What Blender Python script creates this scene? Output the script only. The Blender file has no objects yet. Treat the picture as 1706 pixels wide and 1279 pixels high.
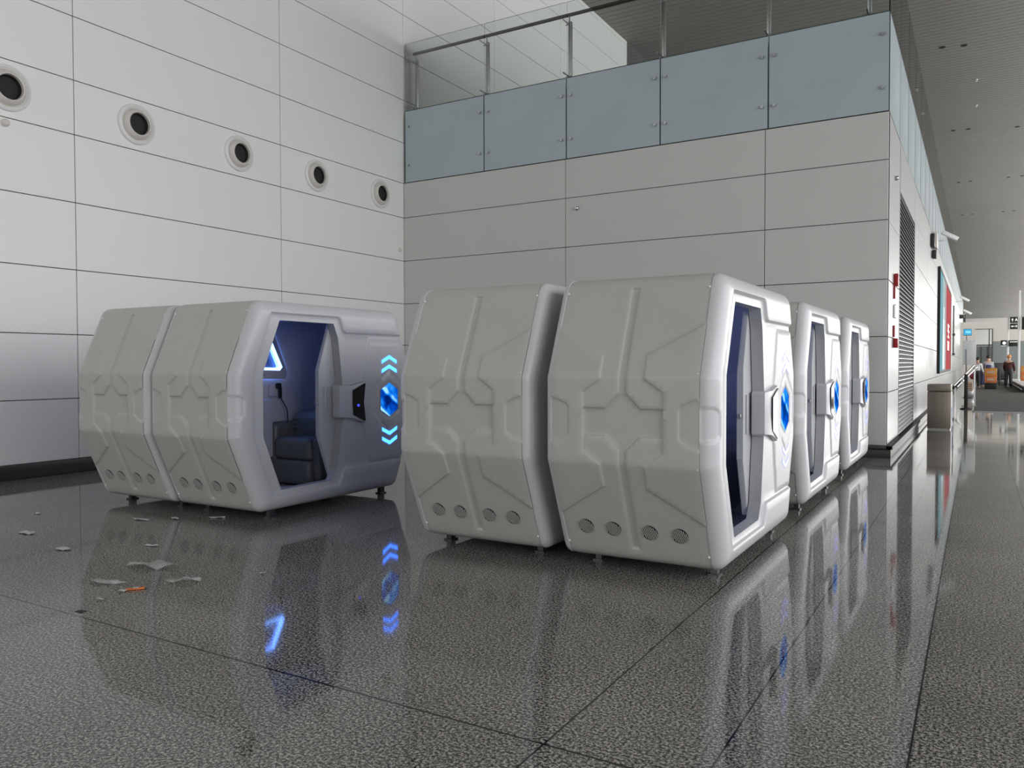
import bpy, bmesh, math, random
import numpy as np
from mathutils import Vector, Matrix
from mathutils.geometry import delaunay_2d_cdt, tessellate_polygon

C = bpy.context.scene.collection
scene = bpy.context.scene
random.seed(4)

# ------------------------------------------------------------------ camera
cam_data = bpy.data.cameras.new('camera')
cam = bpy.data.objects.new('camera', cam_data); C.objects.link(cam)
F_PX, YAW, PITCH, ROLL = 1315.67, 0.5333, -0.0245, -0.0023
fwd = Vector((-math.sin(YAW) * math.cos(PITCH), math.cos(YAW) * math.cos(PITCH), math.sin(PITCH)))
r0 = Vector((math.cos(YAW), math.sin(YAW), 0)); u0 = r0.cross(fwd)
rr = math.cos(ROLL) * r0 + math.sin(ROLL) * u0
uu = -math.sin(ROLL) * r0 + math.cos(ROLL) * u0
m = Matrix((rr, uu, -fwd)).transposed().to_4x4(); m.translation = (0, 0, 1.5)
cam.matrix_world = m
cam_data.sensor_width = 36; cam_data.sensor_fit = 'HORIZONTAL'
cam_data.lens = 36 * F_PX / 1706
cam_data.clip_end = 600; cam_data.clip_start = .05
scene.camera = cam

# ------------------------------------------------------------------ light
world = bpy.data.worlds.new('world'); scene.world = world; world.use_nodes = True
bg = world.node_tree.nodes['Background']
bg.inputs[0].default_value = (.93, .95, 1.0, 1); bg.inputs[1].default_value = .46

def area(name, loc, rot, sx, sy, power, col=(1, 1, 1)):
    l = bpy.data.lights.new(name, 'AREA'); l.shape = 'RECTANGLE'; l.size = sx; l.size_y = sy
    l.energy = power; l.color = col
    o = bpy.data.objects.new(name, l); C.objects.link(o); o.location = loc; o.rotation_euler = rot
    return o
R90 = math.pi / 2
# daylight through the glazed wall on the far side of the concourse (faces -X)
area('daylight_side', (13.6, 18, 6.4), (0, R90, 0), 11, 56, 6400, (.99, .99, 1.0))
area('daylight_side_far', (13.6, 140, 6.6), (0, R90, 0), 11, 190, 36000, (1.0, .99, .96))
# added fill lamp behind the viewer, kept narrower than the glazed front (faces +Y)
area('fill_front', (-8.2, -13.6, 6.0), (R90, 0, 0), 5.5, 9, 480, (.98, .99, 1.0))

scene.view_settings.view_transform = 'Standard'
scene.view_settings.look = 'None'
scene.view_settings.exposure = 0.0
scene.view_settings.gamma = 1.0
scene.view_settings.use_curve_mapping = False
scene.cycles.max_bounces = 8
scene.cycles.diffuse_bounces = 5
scene.cycles.glossy_bounces = 5
scene.cycles.transparent_max_bounces = 12
scene.cycles.caustics_reflective = False
scene.cycles.caustics_refractive = False
scene.cycles.sample_clamp_indirect = 6

# ------------------------------------------------------------------ materials
def mat(name, col, rough=.5, metal=0, spec=.5, emit=None, estr=0, coat=0):
    m = bpy.data.materials.new(name); m.use_nodes = True
    b = m.node_tree.nodes['Principled BSDF']
    b.inputs['Base Color'].default_value = (*col, 1)
    b.inputs['Roughness'].default_value = rough
    b.inputs['Metallic'].default_value = metal
    b.inputs['Specular IOR Level'].default_value = spec
    b.inputs['Coat Weight'].default_value = coat
    b.inputs['Coat Roughness'].default_value = .08
    if emit:
        b.inputs['Emission Color'].default_value = (*emit, 1)
        b.inputs['Emission Strength'].default_value = estr
    return m

def nodes(m):
    return m.node_tree.nodes, m.node_tree.links, m.node_tree.nodes['Principled BSDF']

def vary(m, scale=3, amt=.06, rough_amt=0, coords='Object', stretch=(1, 1, 1)):
    """slight cloudy variation of the colour (and roughness) so surfaces are not perfectly even"""
    N, L, b = nodes(m)
    tc = N.new('ShaderNodeTexCoord'); mp = N.new('ShaderNodeMapping'); mp.inputs['Scale'].default_value = stretch
    nz = N.new('ShaderNodeTexNoise'); nz.inputs['Scale'].default_value = scale; nz.inputs['Detail'].default_value = 4
    mr = N.new('ShaderNodeMapRange'); mr.inputs[1].default_value = .3; mr.inputs[2].default_value = .7
    mr.inputs[3].default_value = 1 - amt; mr.inputs[4].default_value = 1 + amt
    col = b.inputs['Base Color'].default_value[:]
    mx = N.new('ShaderNodeVectorMath'); mx.operation = 'SCALE'; mx.inputs[0].default_value = col[:3]
    L.new(tc.outputs[coords], mp.inputs[0]); L.new(mp.outputs[0], nz.inputs['Vector']); L.new(nz.outputs['Fac'], mr.inputs[0])
    L.new(mr.outputs[0], mx.inputs['Scale']); L.new(mx.outputs[0], b.inputs['Base Color'])
    if rough_amt:
        r = b.inputs['Roughness'].default_value
        m2 = N.new('ShaderNodeMapRange'); m2.inputs[1].default_value = .3; m2.inputs[2].default_value = .7
        m2.inputs[3].default_value = max(0, r - rough_amt); m2.inputs[4].default_value = r + rough_amt
        L.new(nz.outputs['Fac'], m2.inputs[0]); L.new(m2.outputs[0], b.inputs['Roughness'])
    return m

M = {}
M['cap'] = vary(mat('white_gloss_plastic', (.58, .58, .60), .32, spec=.5), 2, .015)
M['wrap'] = vary(mat('pale_grey_plastic', (.515, .50, .475), .38, spec=.4), 2, .02)
M['jamb'] = vary(mat('grey_plastic', (.47, .475, .485), .4), 2, .02)
M['door'] = vary(mat('door_plastic', (.58, .59, .61), .3), 2, .02)
M['inside'] = vary(mat('interior_plastic', (.60, .59, .64), .5), 3, .03)
M['dark'] = vary(mat('dark_plastic', (.03, .03, .032), .45), 4, .1)
M['screen'] = vary(mat('black_glass', (.008, .008, .01), .08), 4, .1)
M['icon'] = mat('blue_icon', (0, 0, .1), .4, emit=(.05, .05, 1), estr=2.0)
M['steel'] = vary(mat('steel', (.55, .55, .54), .3, metal=1), 12, .05)
M['foot'] = vary(mat('dark_steel', (.09, .09, .09), .35, metal=.6), 12, .1)
M['rivet'] = vary(mat('rivet', (.85, .85, .83), .25), 12, .05)
M['led'] = mat('cyan_led', (.05, .2, .8), .3, emit=(.03, .17, 1.0), estr=6)
M['led_washed'] = mat('washed_out_led', (.75, .8, .85), .3, emit=(.06, .06, 1.0), estr=.8)  # same chevron LED, with its washing-out by daylight put into the colour
M['led_in'] = mat('interior_led', (.3, .5, 1), .3, emit=(.14, .34, 1.0), estr=8)
M['leather'] = vary(mat('dark_leather', (.13, .135, .125), .42, spec=.5), 9, .12, .06)
M['cable'] = vary(mat('black_rubber', (.01, .01, .01), .5), 9, .1)
M['plug'] = vary(mat('white_plug', (.6, .6, .65), .4), 9, .03)
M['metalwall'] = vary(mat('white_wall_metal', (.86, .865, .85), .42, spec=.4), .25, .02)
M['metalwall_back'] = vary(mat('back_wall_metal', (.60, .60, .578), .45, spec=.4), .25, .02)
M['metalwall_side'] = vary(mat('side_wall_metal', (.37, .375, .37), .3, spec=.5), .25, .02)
M['joint'] = vary(mat('joint_backing', (.10, .10, .095), .8), 2, .05)  # dark backing that shows between the wall panels
M['skirt'] = vary(mat('skirting_steel', (.05, .047, .042), .35, metal=.3), 3, .1)
M['ceil'] = vary(mat('ceiling_slat', (.245, .24, .222), .55, metal=0), .3, .04)
M['ceil_back'] = vary(mat('ceiling_void', (.10, .10, .09), .8), 2, .05)
M['frost'] = vary(mat('frosted_glass', (.42, .49, .52), .22, spec=.5), .6, .05, .04)
M['edge'] = vary(mat('glass_edge', (.03, .05, .045), .3), 4, .05)
M['vent_dark'] = vary(mat('vent_void', (.02, .02, .02), .8), 9, .1)
M['cream'] = vary(mat('cream_plastic', (.66, .63, .58), .45), 9, .03)
M['black'] = vary(mat('matt_black', (.012, .012, .012), .6), 4, .1)
M['red'] = vary(mat('alarm_red', (.35, .01, .015), .4), 9, .05)
M['white'] = vary(mat('white_paint', (.78, .78, .77), .4), 4, .02)
M['mat'] = vary(mat('dark_carpet', (.035, .035, .030), .9), 2, .1)
M['glassy'] = vary(mat('grey_glass', (.25, .28, .28), .12), 2, .05)

def clear_glass():
    m = bpy.data.materials.new('clear_glass'); m.use_nodes = True
    N, L = m.node_tree.nodes, m.node_tree.links
    N.clear()
    out = N.new('ShaderNodeOutputMaterial'); mix = N.new('ShaderNodeMixShader'); t = N.new('ShaderNodeBsdfTransparent')
    g = N.new('ShaderNodeBsdfGlossy'); fr = N.new('ShaderNodeFresnel'); fr.inputs[0].default_value = 1.45
    t.inputs[0].default_value = (.92, .94, .93, 1); g.inputs['Roughness'].default_value = .03
    L.new(fr.outputs[0], mix.inputs[0]); L.new(t.outputs[0], mix.inputs[1]); L.new(g.outputs[0], mix.inputs[2]); L.new(mix.outputs[0], out.inputs[0])
    return m
M['clear'] = clear_glass()

def granite():
    m = mat('polished_granite', (.2, .2, .2), .09, spec=.5); N, L, b = nodes(m)
    tc = N.new('ShaderNodeTexCoord')
    n1 = N.new('ShaderNodeTexNoise'); n1.inputs['Scale'].default_value = 75; n1.inputs['Detail'].default_value = 6; n1.inputs['Roughness'].default_value = .78
    n2 = N.new('ShaderNodeTexVoronoi'); n2.inputs['Scale'].default_value = 90
    n3 = N.new('ShaderNodeTexNoise'); n3.inputs['Scale'].default_value = 1.1; n3.inputs['Detail'].default_value = 5
    for n in (n1, n2, n3): L.new(tc.outputs['Object'], n.inputs['Vector'])
    r1 = N.new('ShaderNodeValToRGB'); e = r1.color_ramp.elements
    e[0].position = .42; e[0].color = (.006, .006, .005, 1); e[1].position = .60; e[1].color = (.50, .48, .45, 1)
    x = e.new(.475); x.color = (.050, .047, .043, 1)
    x = e.new(.51); x.color = (.235, .225, .21, 1)
    L.new(n1.outputs['Fac'], r1.inputs[0])
    r2 = N.new('ShaderNodeMapRange'); r2.inputs[1].default_value = 0; r2.inputs[2].default_value = 1; r2.inputs[3].default_value = .8; r2.inputs[4].default_value = 1.25
    L.new(n2.outputs['Color'], r2.inputs[0])
    r3 = N.new('ShaderNodeMapRange'); r3.inputs[1].default_value = .3; r3.inputs[2].default_value = .7; r3.inputs[3].default_value = .85; r3.inputs[4].default_value = 1.12
    L.new(n3.outputs['Fac'], r3.inputs[0])
    mu = N.new('ShaderNodeMath'); mu.operation = 'MULTIPLY'; L.new(r2.outputs[0], mu.inputs[0]); L.new(r3.outputs[0], mu.inputs[1])
    sc = N.new('ShaderNodeVectorMath'); sc.operation = 'SCALE'; L.new(r1.outputs[0], sc.inputs[0]); L.new(mu.outputs[0], sc.inputs['Scale'])
    # slab joints
    sep = N.new('ShaderNodeSeparateXYZ'); L.new(tc.outputs['Object'], sep.inputs[0])
    def lines(axis, off, period, w):
        a = N.new('ShaderNodeMath'); a.operation = 'ADD'; a.inputs[1].default_value = off; L.new(sep.outputs[axis], a.inputs[0])
        p = N.new('ShaderNodeMath'); p.operation = 'PINGPONG'; p.inputs[1].default_value = period / 2; L.new(a.outputs[0], p.inputs[0])
        c = N.new('ShaderNodeMath'); c.operation = 'LESS_THAN'; c.inputs[1].default_value = w / 2; L.new(p.outputs[0], c.inputs[0])
        return c
    def gate(src, axis, op, v):
        g = N.new('ShaderNodeMath'); g.operation = op; g.inputs[1].default_value = v; L.new(sep.outputs[axis], g.inputs[0])
        q = N.new('ShaderNodeMath'); q.operation = 'MULTIPLY'; L.new(src.outputs[0], q.inputs[0]); L.new(g.outputs[0], q.inputs[1]); return q
    def mx(a, c):
        q = N.new('ShaderNodeMath'); q.operation = 'MAXIMUM'; L.new(a.outputs[0], q.inputs[0]); L.new(c.outputs[0], q.inputs[1]); return q
    main = mx(gate(lines(0, 1.465,   .6265, .009), 0, 'GREATER_THAN', -1.8), lines(1, -2.72, 7.52, .013))
    faint = mx(lines(0, 1.465, .6265, .0035), lines(1, -2.72 + .6265, .6265, .0035))
    fm = N.new('ShaderNodeMath'); fm.operation = 'MULTIPLY'; fm.inputs[1].default_value = .38; L.new(faint.outputs[0], fm.inputs[0])
    m2 = N.new('ShaderNodeMath'); m2.operation = 'MULTIPLY'; m2.inputs[1].default_value = 1.0; L.new(main.outputs[0], m2.inputs[0])
    allj = mx(m2, fm)
    mixc = N.new('ShaderNodeMix'); mixc.data_type = 'RGBA'; L.new(allj.outputs[0], mixc.inputs[0]); L.new(sc.outputs[0], mixc.inputs[6]); mixc.inputs[7].default_value = (.01, .01, .01, 1)
    L.new(mixc.outputs[2], b.inputs['Base Color'])
    rr_ = N.new('ShaderNodeMapRange'); rr_.inputs[1].default_value = .3; rr_.inputs[2].default_value = .7; rr_.inputs[3].default_value = .035; rr_.inputs[4].default_value = .07
    L.new(n3.outputs['Fac'], rr_.inputs[0]); L.new(rr_.outputs[0], b.inputs['Roughness'])
    return m
M['granite'] = granite()

def window_glow(name, strength):
    """the lit hexagon window: blue with drifting lighter patches and a pale arc"""
    m = mat(name, (.0, .03, .12), .5, spec=0); N, L, b = nodes(m)
    tc = N.new('ShaderNodeTexCoord'); nz = N.new('ShaderNodeTexNoise'); nz.inputs['Scale'].default_value = 5.5; nz.inputs['Detail'].default_value = 2
    L.new(tc.outputs['Object'], nz.inputs['Vector'])
    r = N.new('ShaderNodeValToRGB'); e = r.color_ramp.elements
    e[0].position = .36; e[0].color = (.0, .01, .12, 1); e[1].position = .75; e[1].color = (.35, .75, 1, 1)
    x = e.new(.47); x.color = (.0, .06, .50, 1); x = e.new(.60); x.color = (.01, .25, .9, 1)
    wv = N.new('ShaderNodeTexWave'); wv.wave_type = 'RINGS'; wv.rings_direction = 'X'; wv.inputs['Scale'].default_value = 1.6; wv.inputs['Distortion'].default_value = 2.5; wv.inputs['Detail'].default_value = 1
    L.new(tc.outputs['Object'], wv.inputs['Vector'])
    cr = N.new('ShaderNodeMapRange'); cr.inputs[1].default_value = .82; cr.inputs[2].default_value = 1.0; cr.inputs[3].default_value = 0; cr.inputs[4].default_value = .22
    L.new(wv.outputs['Fac'], cr.inputs[0])
    ad = N.new('ShaderNodeMath'); L.new(nz.outputs['Fac'], ad.inputs[0]); L.new(cr.outputs[0], ad.inputs[1]); L.new(ad.outputs[0], r.inputs[0])
    L.new(r.outputs[0], b.inputs['Emission Color']); b.inputs['Emission Strength'].default_value = strength
    b.inputs['IOR'].default_value = 1.0
    return m
M['hex'] = window_glow('blue_window', 1.1)

# ------------------------------------------------------------------ mesh helpers
def link(o, parent=None):
    C.objects.link(o)
    if parent: o.parent = parent
    return o
def mesh_obj(name, verts, faces, m, parent=None, smooth=None, fix=True, loc=(0, 0, 0), fill=False):
    me = bpy.data.meshes.new(name); me.from_pydata([tuple(map(float, v)) for v in verts], [], faces)
    if fix:
        bm = bmesh.new(); bm.from_mesh(me); bmesh.ops.remove_doubles(bm, verts=bm.verts, dist=1e-5)
        if fill: bmesh.ops.holes_fill(bm, edges=[e for e in bm.edges if len(e.link_faces) == 1], sides=8)
        bmesh.ops.recalc_face_normals(bm, faces=bm.faces)
        bm.to_mesh(me); bm.free()
    mats = m if isinstance(m, (list, tuple)) else [m]
    for x in mats: me.materials.append(x)
    if smooth is not None:
        for p in me.polygons: p.use_smooth = True
        me.set_sharp_from_angle(angle=math.radians(smooth))
    o = bpy.data.objects.new(name, me); o.location = loc
    return link(o, parent)
def bm_obj(name, bm, m, parent=None, smooth=None, loc=(0, 0, 0)):
    me = bpy.data.meshes.new(name); bmesh.ops.recalc_face_normals(bm, faces=bm.faces); bm.to_mesh(me); bm.free()
    for x in (m if isinstance(m, (list, tuple)) else [m]): me.materials.append(x)
    if smooth is not None:
        for p in me.polygons: p.use_smooth = True
        me.set_sharp_from_angle(angle=math.radians(smooth))
    o = bpy.data.objects.new(name, me); o.location = loc
    return link(o, parent)
def box(bm, x0, x1, y0, y1, z0, z1, bev=0, mi=0, seg=2):
    vs = [bm.verts.new((x, y, z)) for x in (x0, x1) for y in (y0, y1) for z in (z0, z1)]
    fs = [bm.faces.new([vs[i] for i in q]) for q in ((0, 1, 3, 2), (4, 6, 7, 5), (0, 4, 5, 1), (2, 3, 7, 6), (0, 2, 6, 4), (1, 5, 7, 3))]
    for f in fs: f.material_index = mi
    if bev:
        es = set(e for f in fs for e in f.edges)
        r = bmesh.ops.bevel(bm, geom=list(es), offset=bev, segments=seg, profile=.5, affect='EDGES')
        for f in r['faces']: f.material_index = mi
    return vs
def tube(bm, pts, r, n=10, mi=0, r2=None, caps=True):
    pts = [Vector(p) for p in pts]; rings = []
    for i, p in enumerate(pts):
        d = (pts[min(i + 1, len(pts) - 1)] - pts[max(i - 1, 0)]).normalized()
        a = d.orthogonal().normalized() if i == 0 else (rings_a - d * rings_a.dot(d)).normalized()
        rings_a = a; b = d.cross(a)
        rad = r if r2 is None else r + (r2 - r) * i / (len(pts) - 1)
        rings.append([bm.verts.new(p + rad * (math.cos(t) * a + math.sin(t) * b)) for t in [2 * math.pi * k / n for k in range(n)]])
    for i in range(len(rings) - 1):
        for k in range(n):
            f = bm.faces.new((rings[i][k], rings[i][(k + 1) % n], rings[i + 1][(k + 1) % n], rings[i + 1][k])); f.material_index = mi
    if caps:
        for q in (rings[0], rings[-1]): bm.faces.new(q).material_index = mi
def lathe(bm, prof, centre, axis='X', n=36, mi=0):
    """prof: (distance along axis, radius)"""
    rings = []
    for (h, r) in prof:
        ring = []
        for k in range(n):
            t = 2 * math.pi * k / n; c, s = r * math.cos(t), r * math.sin(t)
            v = {'X': (h, c, s), 'Y': (c, h, s), 'Z': (c, s, h)}[axis]
            ring.append(bm.verts.new((centre[0] + v[0], centre[1] + v[1], centre[2] + v[2])))
        rings.append(ring)
    for i in range(len(rings) - 1):
        for k in range(n):
            f = bm.faces.new((rings[i][k], rings[i][(k + 1) % n], rings[i + 1][(k + 1) % n], rings[i + 1][k])); f.material_index = mi
    return rings
def empty(name, loc, label, cat, group=None, rz=0):
    o = bpy.data.objects.new(name, None); C.objects.link(o); o.location = loc; o.rotation_euler = (0, 0, rz)
    o.empty_display_size = .2
    o['label'] = label; o['category'] = cat
    if group: o['group'] = group
    return o
def tag(o, label, cat, group=None):
    o['label'] = label; o['category'] = cat
    if group: o['group'] = group
    return o
def struct(o):
    o['kind'] = 'structure'; return o
def dup(root, loc, label=None, rz=None):
    r = root.copy(); C.objects.link(r); r.location = loc
    if rz is not None: r.rotation_euler = (0, 0, rz)
    if label: r['label'] = label
    for ch in list(root.children):
        c = ch.copy(); C.objects.link(c); c.parent = r
        for g in list(ch.children):
            d = g.copy(); C.objects.link(d); d.parent = c
    return r
def poly_prism(bm, pts, f0, f1, mi=0):
    """pts 2D; f0, f1 map a 2D point to its two 3D ends"""
    a = [bm.verts.new(f0(p)) for p in pts]; b = [bm.verts.new(f1(p)) for p in pts]
    n = len(pts)
    bm.faces.new(a).material_index = mi; bm.faces.new(list(reversed(b))).material_index = mi
    for i in range(n): bm.faces.new((a[i], a[(i + 1) % n], b[(i + 1) % n], b[i])).material_index = mi

# ------------------------------------------------------------------ THE SETTING
SW = 1.57
XL, YB, XC = -6.9756 * SW, 8.8358 * SW, -.7973 * SW
ZK = [1.5 + (k - 1.5) * SW for k in (1.207, 1.777, 2.3571, 2.9573, 3.5624, 4.0452, 4.61, 5.2055)]
ZL = [.19] + ZK + [ZK[-1] + .93 * i for i in range(1, 8)]
ZTOP = 13.05
bm = bmesh.new(); box(bm, -30, 30, -25, 260, -.3, 0)
struct(bm_obj('floor', bm, M['granite']))

def panel_wall(name, axis, plane, us, zs, m, thick=.12, gap=.012, face=1, holes=()):
    """metal wall: dark backing with separate panels standing off it; axis 'x' -> plane x=const, panels run along y"""
    bm = bmesh.new()
    def bx(u0, u1, z0, z1, d0, d1, bev, mi):
        a, b = sorted((plane - face * d0, plane - face * d1))
        if axis == 'x': box(bm, a, b, u0, u1, z0, z1, bev, mi, 1)
        else: box(bm, u0, u1, a, b, z0, z1, bev, mi, 1)
    bx(us[0], us[-1], 0, zs[-1], .03, thick, 0, 1)
    for i in range(len(us) - 1):
        for j in range(len(zs) - 1):
            if (i, j) in holes: continue
            bx(us[i] + gap / 2, us[i + 1] - gap / 2, zs[j] + gap / 2, zs[j + 1] - gap / 2, 0, .03, .003, 0)
    return struct(bm_obj(name, bm, [m, M['joint']]))

v1, v2 = 4.1366 * SW, 6.5618 * SW
dv = v2 - v1
ul = [v1 - 5 * dv, v1 - 4 * dv, v1 - 3 * dv, v1 - 2 * dv, v1 - dv, v1, v2, YB, YB + dv, YB + 2 * dv, YB + 3 * dv, 26.7]
zl = [z for z in ZL if z < ZTOP] + [ZTOP]
panel_wall('wall_left', 'x', XL, ul, zl, M['metalwall'])
xb = [XL, -4.4403 * SW, -2.0184 * SW, XC]
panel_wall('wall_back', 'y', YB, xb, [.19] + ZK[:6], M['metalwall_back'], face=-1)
# the side of the same block, along the concourse
us = [YB + .031, 15.95, 19.85, 25.0, 31.2] + [31.2 + 6.5 * i for i in range(1, 9)]
zs = [.19, ZK[1], ZK[5]]
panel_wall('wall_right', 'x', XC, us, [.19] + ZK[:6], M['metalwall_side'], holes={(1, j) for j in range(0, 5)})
bm = bmesh.new()
box(bm, XC - .2, XC - .11, 15.95, 19.85, .15, ZK[5]); 
box(bm, XL, XC, 100.0, 100.2, 0, 7)
struct(bm_obj('wall_core', bm, M['joint']))
# skirtings
bm = bmesh.new(); box(bm, XL, XL + .06, -12, YB, 0, .19, .008)
struct(bm_obj('baseboard_left', bm, M['skirt'], smooth=40))
bm = bmesh.new(); box(bm, XL + .06, XC + .07, YB - .07, YB, 0, .13, .004); box(bm, XL + .06, XC + .09, YB - .09, YB, .14, .19, .006)
struct(bm_obj('baseboard_back', bm, M['skirt'], smooth=40))
bm = bmesh.new(); box(bm, XC, XC + .07, YB, 83, 0, .13, .004); box(bm, XC, XC + .10, YB - .09, 83, .14, .19, .006)
struct(bm_obj('baseboard_right', bm, M['skirt'], smooth=40))
# upper level slab behind the glass
bm = bmesh.new(); box(bm, XL, XC - .25, YB + .35, 70, 6.6, 7.03)
struct(bm_obj('floor_upper', bm, M['metalwall_back']))
# ceiling of closely spaced slats
bm = bmesh.new()
y = 2.0
while y < 235:
    box(bm, -30, 16, y, y + .27, ZTOP, ZTOP + .05); y += .30
box(bm, -30, 16, -16, 2.0, ZTOP, ZTOP + .05, 0, 0)
box(bm, -30, 16, -16, 236, ZTOP + .08, ZTOP + .12, 0, 1)
struct(bm_obj('ceiling', bm, [M['ceil'], M['ceil_back']]))
# far end wall of the concourse and walls that close the hall behind the viewer
bm = bmesh.new(); box(bm, -30, 16, 235, 235.3, 0, ZTOP)
struct(bm_obj('wall_far', bm, M['white']))
bm = bmesh.new()
for i in range(21): box(bm, 13.2, 13.45, -16 + i * 12, -15.8 + i * 12, 0, ZTOP)
box(bm, 13.2, 13.45, -16, 235, 0, .9); box(bm, 13.2, 13.45, -16, 235, 9.6, ZTOP); box(bm, 13.25, 13.4, -16, 235, 4.9, 5.05)
struct(bm_obj('window_1', bm, M['white']))
bm = bmesh.new()
for i in range(9): box(bm, -14 + i * 3.4, -13.85 + i * 3.4, -13.2, -13.0, 0, ZTOP)
box(bm, -14, 13.2, -13.2, -13.0, 0, .6); box(bm, -14, 13.2, -13.2, -13.0, 10.6, ZTOP)
struct(bm_obj('window_2', bm, M['white']))

# louvre grille
lg = empty('louvre_grille', (XC, 17.9, .19), 'tall dark slatted louvre grille set in the white wall beside the corner', 'grille')
bm = bmesh.new()
n = 54; z0, z1 = .22, 4.62
for i in range(n):
    z = z0 + (z1 - z0) * i / n
    h = (z1 - z0) / n
    q = [bm.verts.new(p) for p in ((0, 15.98 - 17.9, z - .19), (0, 19.82 - 17.9, z - .19), (-.07, 19.82 - 17.9, z - .19 + h * .60), (-.07, 15.98 - 17.9, z - .19 + h * .60))]
    q2 = [bm.verts.new(v.co + Vector((.002, 0, -.014))) for v in q]
    bm.faces.new(q); bm.faces.new(q2)
    for k in range(4): bm.faces.new((q[k], q[(k + 1) % 4], q2[(k + 1) % 4], q2[k]))
bm_obj('slats', bm, M['metalwall_side'], lg)
bm = bmesh.new(); box(bm, -.09, -.08, -1.92, 1.92, .03, 4.43); bm_obj('void', bm, M['vent_dark'], lg)
bm = bmesh.new(); box(bm, -.08, .004, -1.92, 1.92, 4.43, ZK[5] - .19 - .01); box(bm, -.08, .006, -1.945, -1.92, 0, 5.25); box(bm, -.08, .006, 1.92, 1.945, 0, 5.25)
bm_obj('frame', bm, M['metalwall_side'], lg)

# ------------------------------------------------------------------ glass balustrade
ZG0, ZGF, ZG1 = ZK[5], 7.06, 8.52
gx = [XL + .04, -8.85, -6.95, -5.04, -3.12, XC]
def glass_bay(u0, u1, axis, label, bolts=True):
    w = u1 - u0
    if axis == 'y':   # along the back wall
        root = empty('glass_panel', (u0, YB, ZG0), label, 'glass panel', 'glass panels along the upper level')
        P = lambda u, d, z: (u, d, z - ZG0)
    else:
        root = empty('glass_panel', (XC, u0, ZG0), label, 'glass panel', 'glass panels along the upper level')
        P = lambda u, d, z: (-d, u, z - ZG0)
    def pb(name, a0, a1, d0, d1, zz0, zz1, m):
        bm = bmesh.new(); p, q = P(a0, d0, zz0), P(a1, d1, zz1)
        box(bm, min(p[0], q[0]), max(p[0], q[0]), min(p[1], q[1]), max(p[1], q[1]), min(p[2], q[2]), max(p[2], q[2]))
        return bm_obj(name, bm, m, root)
    pb('frosted_glass', .012, w - .012, 0, .02, ZG0 + .012, ZGF, M['frost'])
    pb('clear_glass', .012, w - .012, .002, .018, ZGF + .004, ZG1, M['clear'])
    pb('edge_strip', 0, .012, -.002, .022, ZG0 + .01, ZGF, M['edge'])
    pb('top_strip', .012, w - .012, -.003, .0, ZGF - .006, ZGF + .008, M['edge'])
    for a in (.10, w - .10) if bolts else ():
        for z in (ZG0 + .38, ZG0 + 1.22):
            bm = bmesh.new(); c = P(a, -.02, z)
            lathe(bm, [(-.02, 0.001), (-.02, .028), (.02, .028)], (c[0], c[1], c[2]), 'Y' if axis == 'y' else 'X', 14)
            bm_obj('glass_fixing', bm, M['steel'], root, 40)
    return root
ords = ['beside the corner with the round-vented wall', 'with one rail post behind it', 'second from the round-vented wall corner post', 'fourth', 'last one']
lbl = ['frosted glass panel over the back wall, touching the wall with the round nozzles',
       'frosted glass panel over the back wall, second from the nozzle wall',
       'frosted glass panel over the back wall, middle one of the five',
       'frosted glass panel over the back wall, second from the outer building corner',
       'frosted glass panel over the back wall, ending at the outer building corner']
for i in range(5): glass_bay(gx[i], gx[i + 1], 'y', lbl[i])
g0 = glass_bay(YB + .022, YB + 1.93, 'x', 'frosted glass panel on the concourse side, first after the building corner', False)
yy = YB + 1.93; k = 1
while yy < 82:
    words = ['second', 'third', 'fourth', 'fifth', 'sixth', 'seventh', 'eighth', 'ninth', 'tenth', 'eleventh', 'twelfth']
    if k <= len(words): dup(g0, (XC, yy, ZG0), 'frosted glass panel on the concourse side, ' + words[k - 1] + ' after the building corner')
    else:
        q = dup(g0, (XC, yy, ZG0), 'frosted glass panel far down the concourse, beyond the twelfth after the corner'); q['group'] = 'far glass panels of the concourse side'
    yy += 1.93; k += 1

hr = empty('handrail', (XL, YB + .3, ZGF), 'round brown metal handrail on slim posts behind the upper glass', 'handrail')
bm = bmesh.new(); tube(bm, [(.06, 0, 1.34), (9.3, 0, 1.34)], .035, 12); bm_obj('rail', bm, M['skirt'], hr, 40)
for px in (-10.82, -8.96, -7.03, -5.1, -3.2, -1.6):
    x = px - XL
    bm = bmesh.new(); box(bm, x - .02, x + .02, -.012, .012, 0, 1.22, .004)
    box(bm, x + .04, x + .055, -.03, .03, .1, 1.2, .003)
    tube(bm, [(x, 0, 1.2), (x, 0, 1.31)], .016, 8)
    p = bm_obj('post', bm, M['steel'], hr, 40)
    for z in (.13, 1.15):
        bm = bmesh.new(); tube(bm, [(x, -.28, z), (x, .0, z)], .014, 8); tube(bm, [(x - .07, -.02, z), (x + .07, -.02, z)], .014, 8)
        bm_obj('bracket', bm, M['steel'], p, 40)

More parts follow.
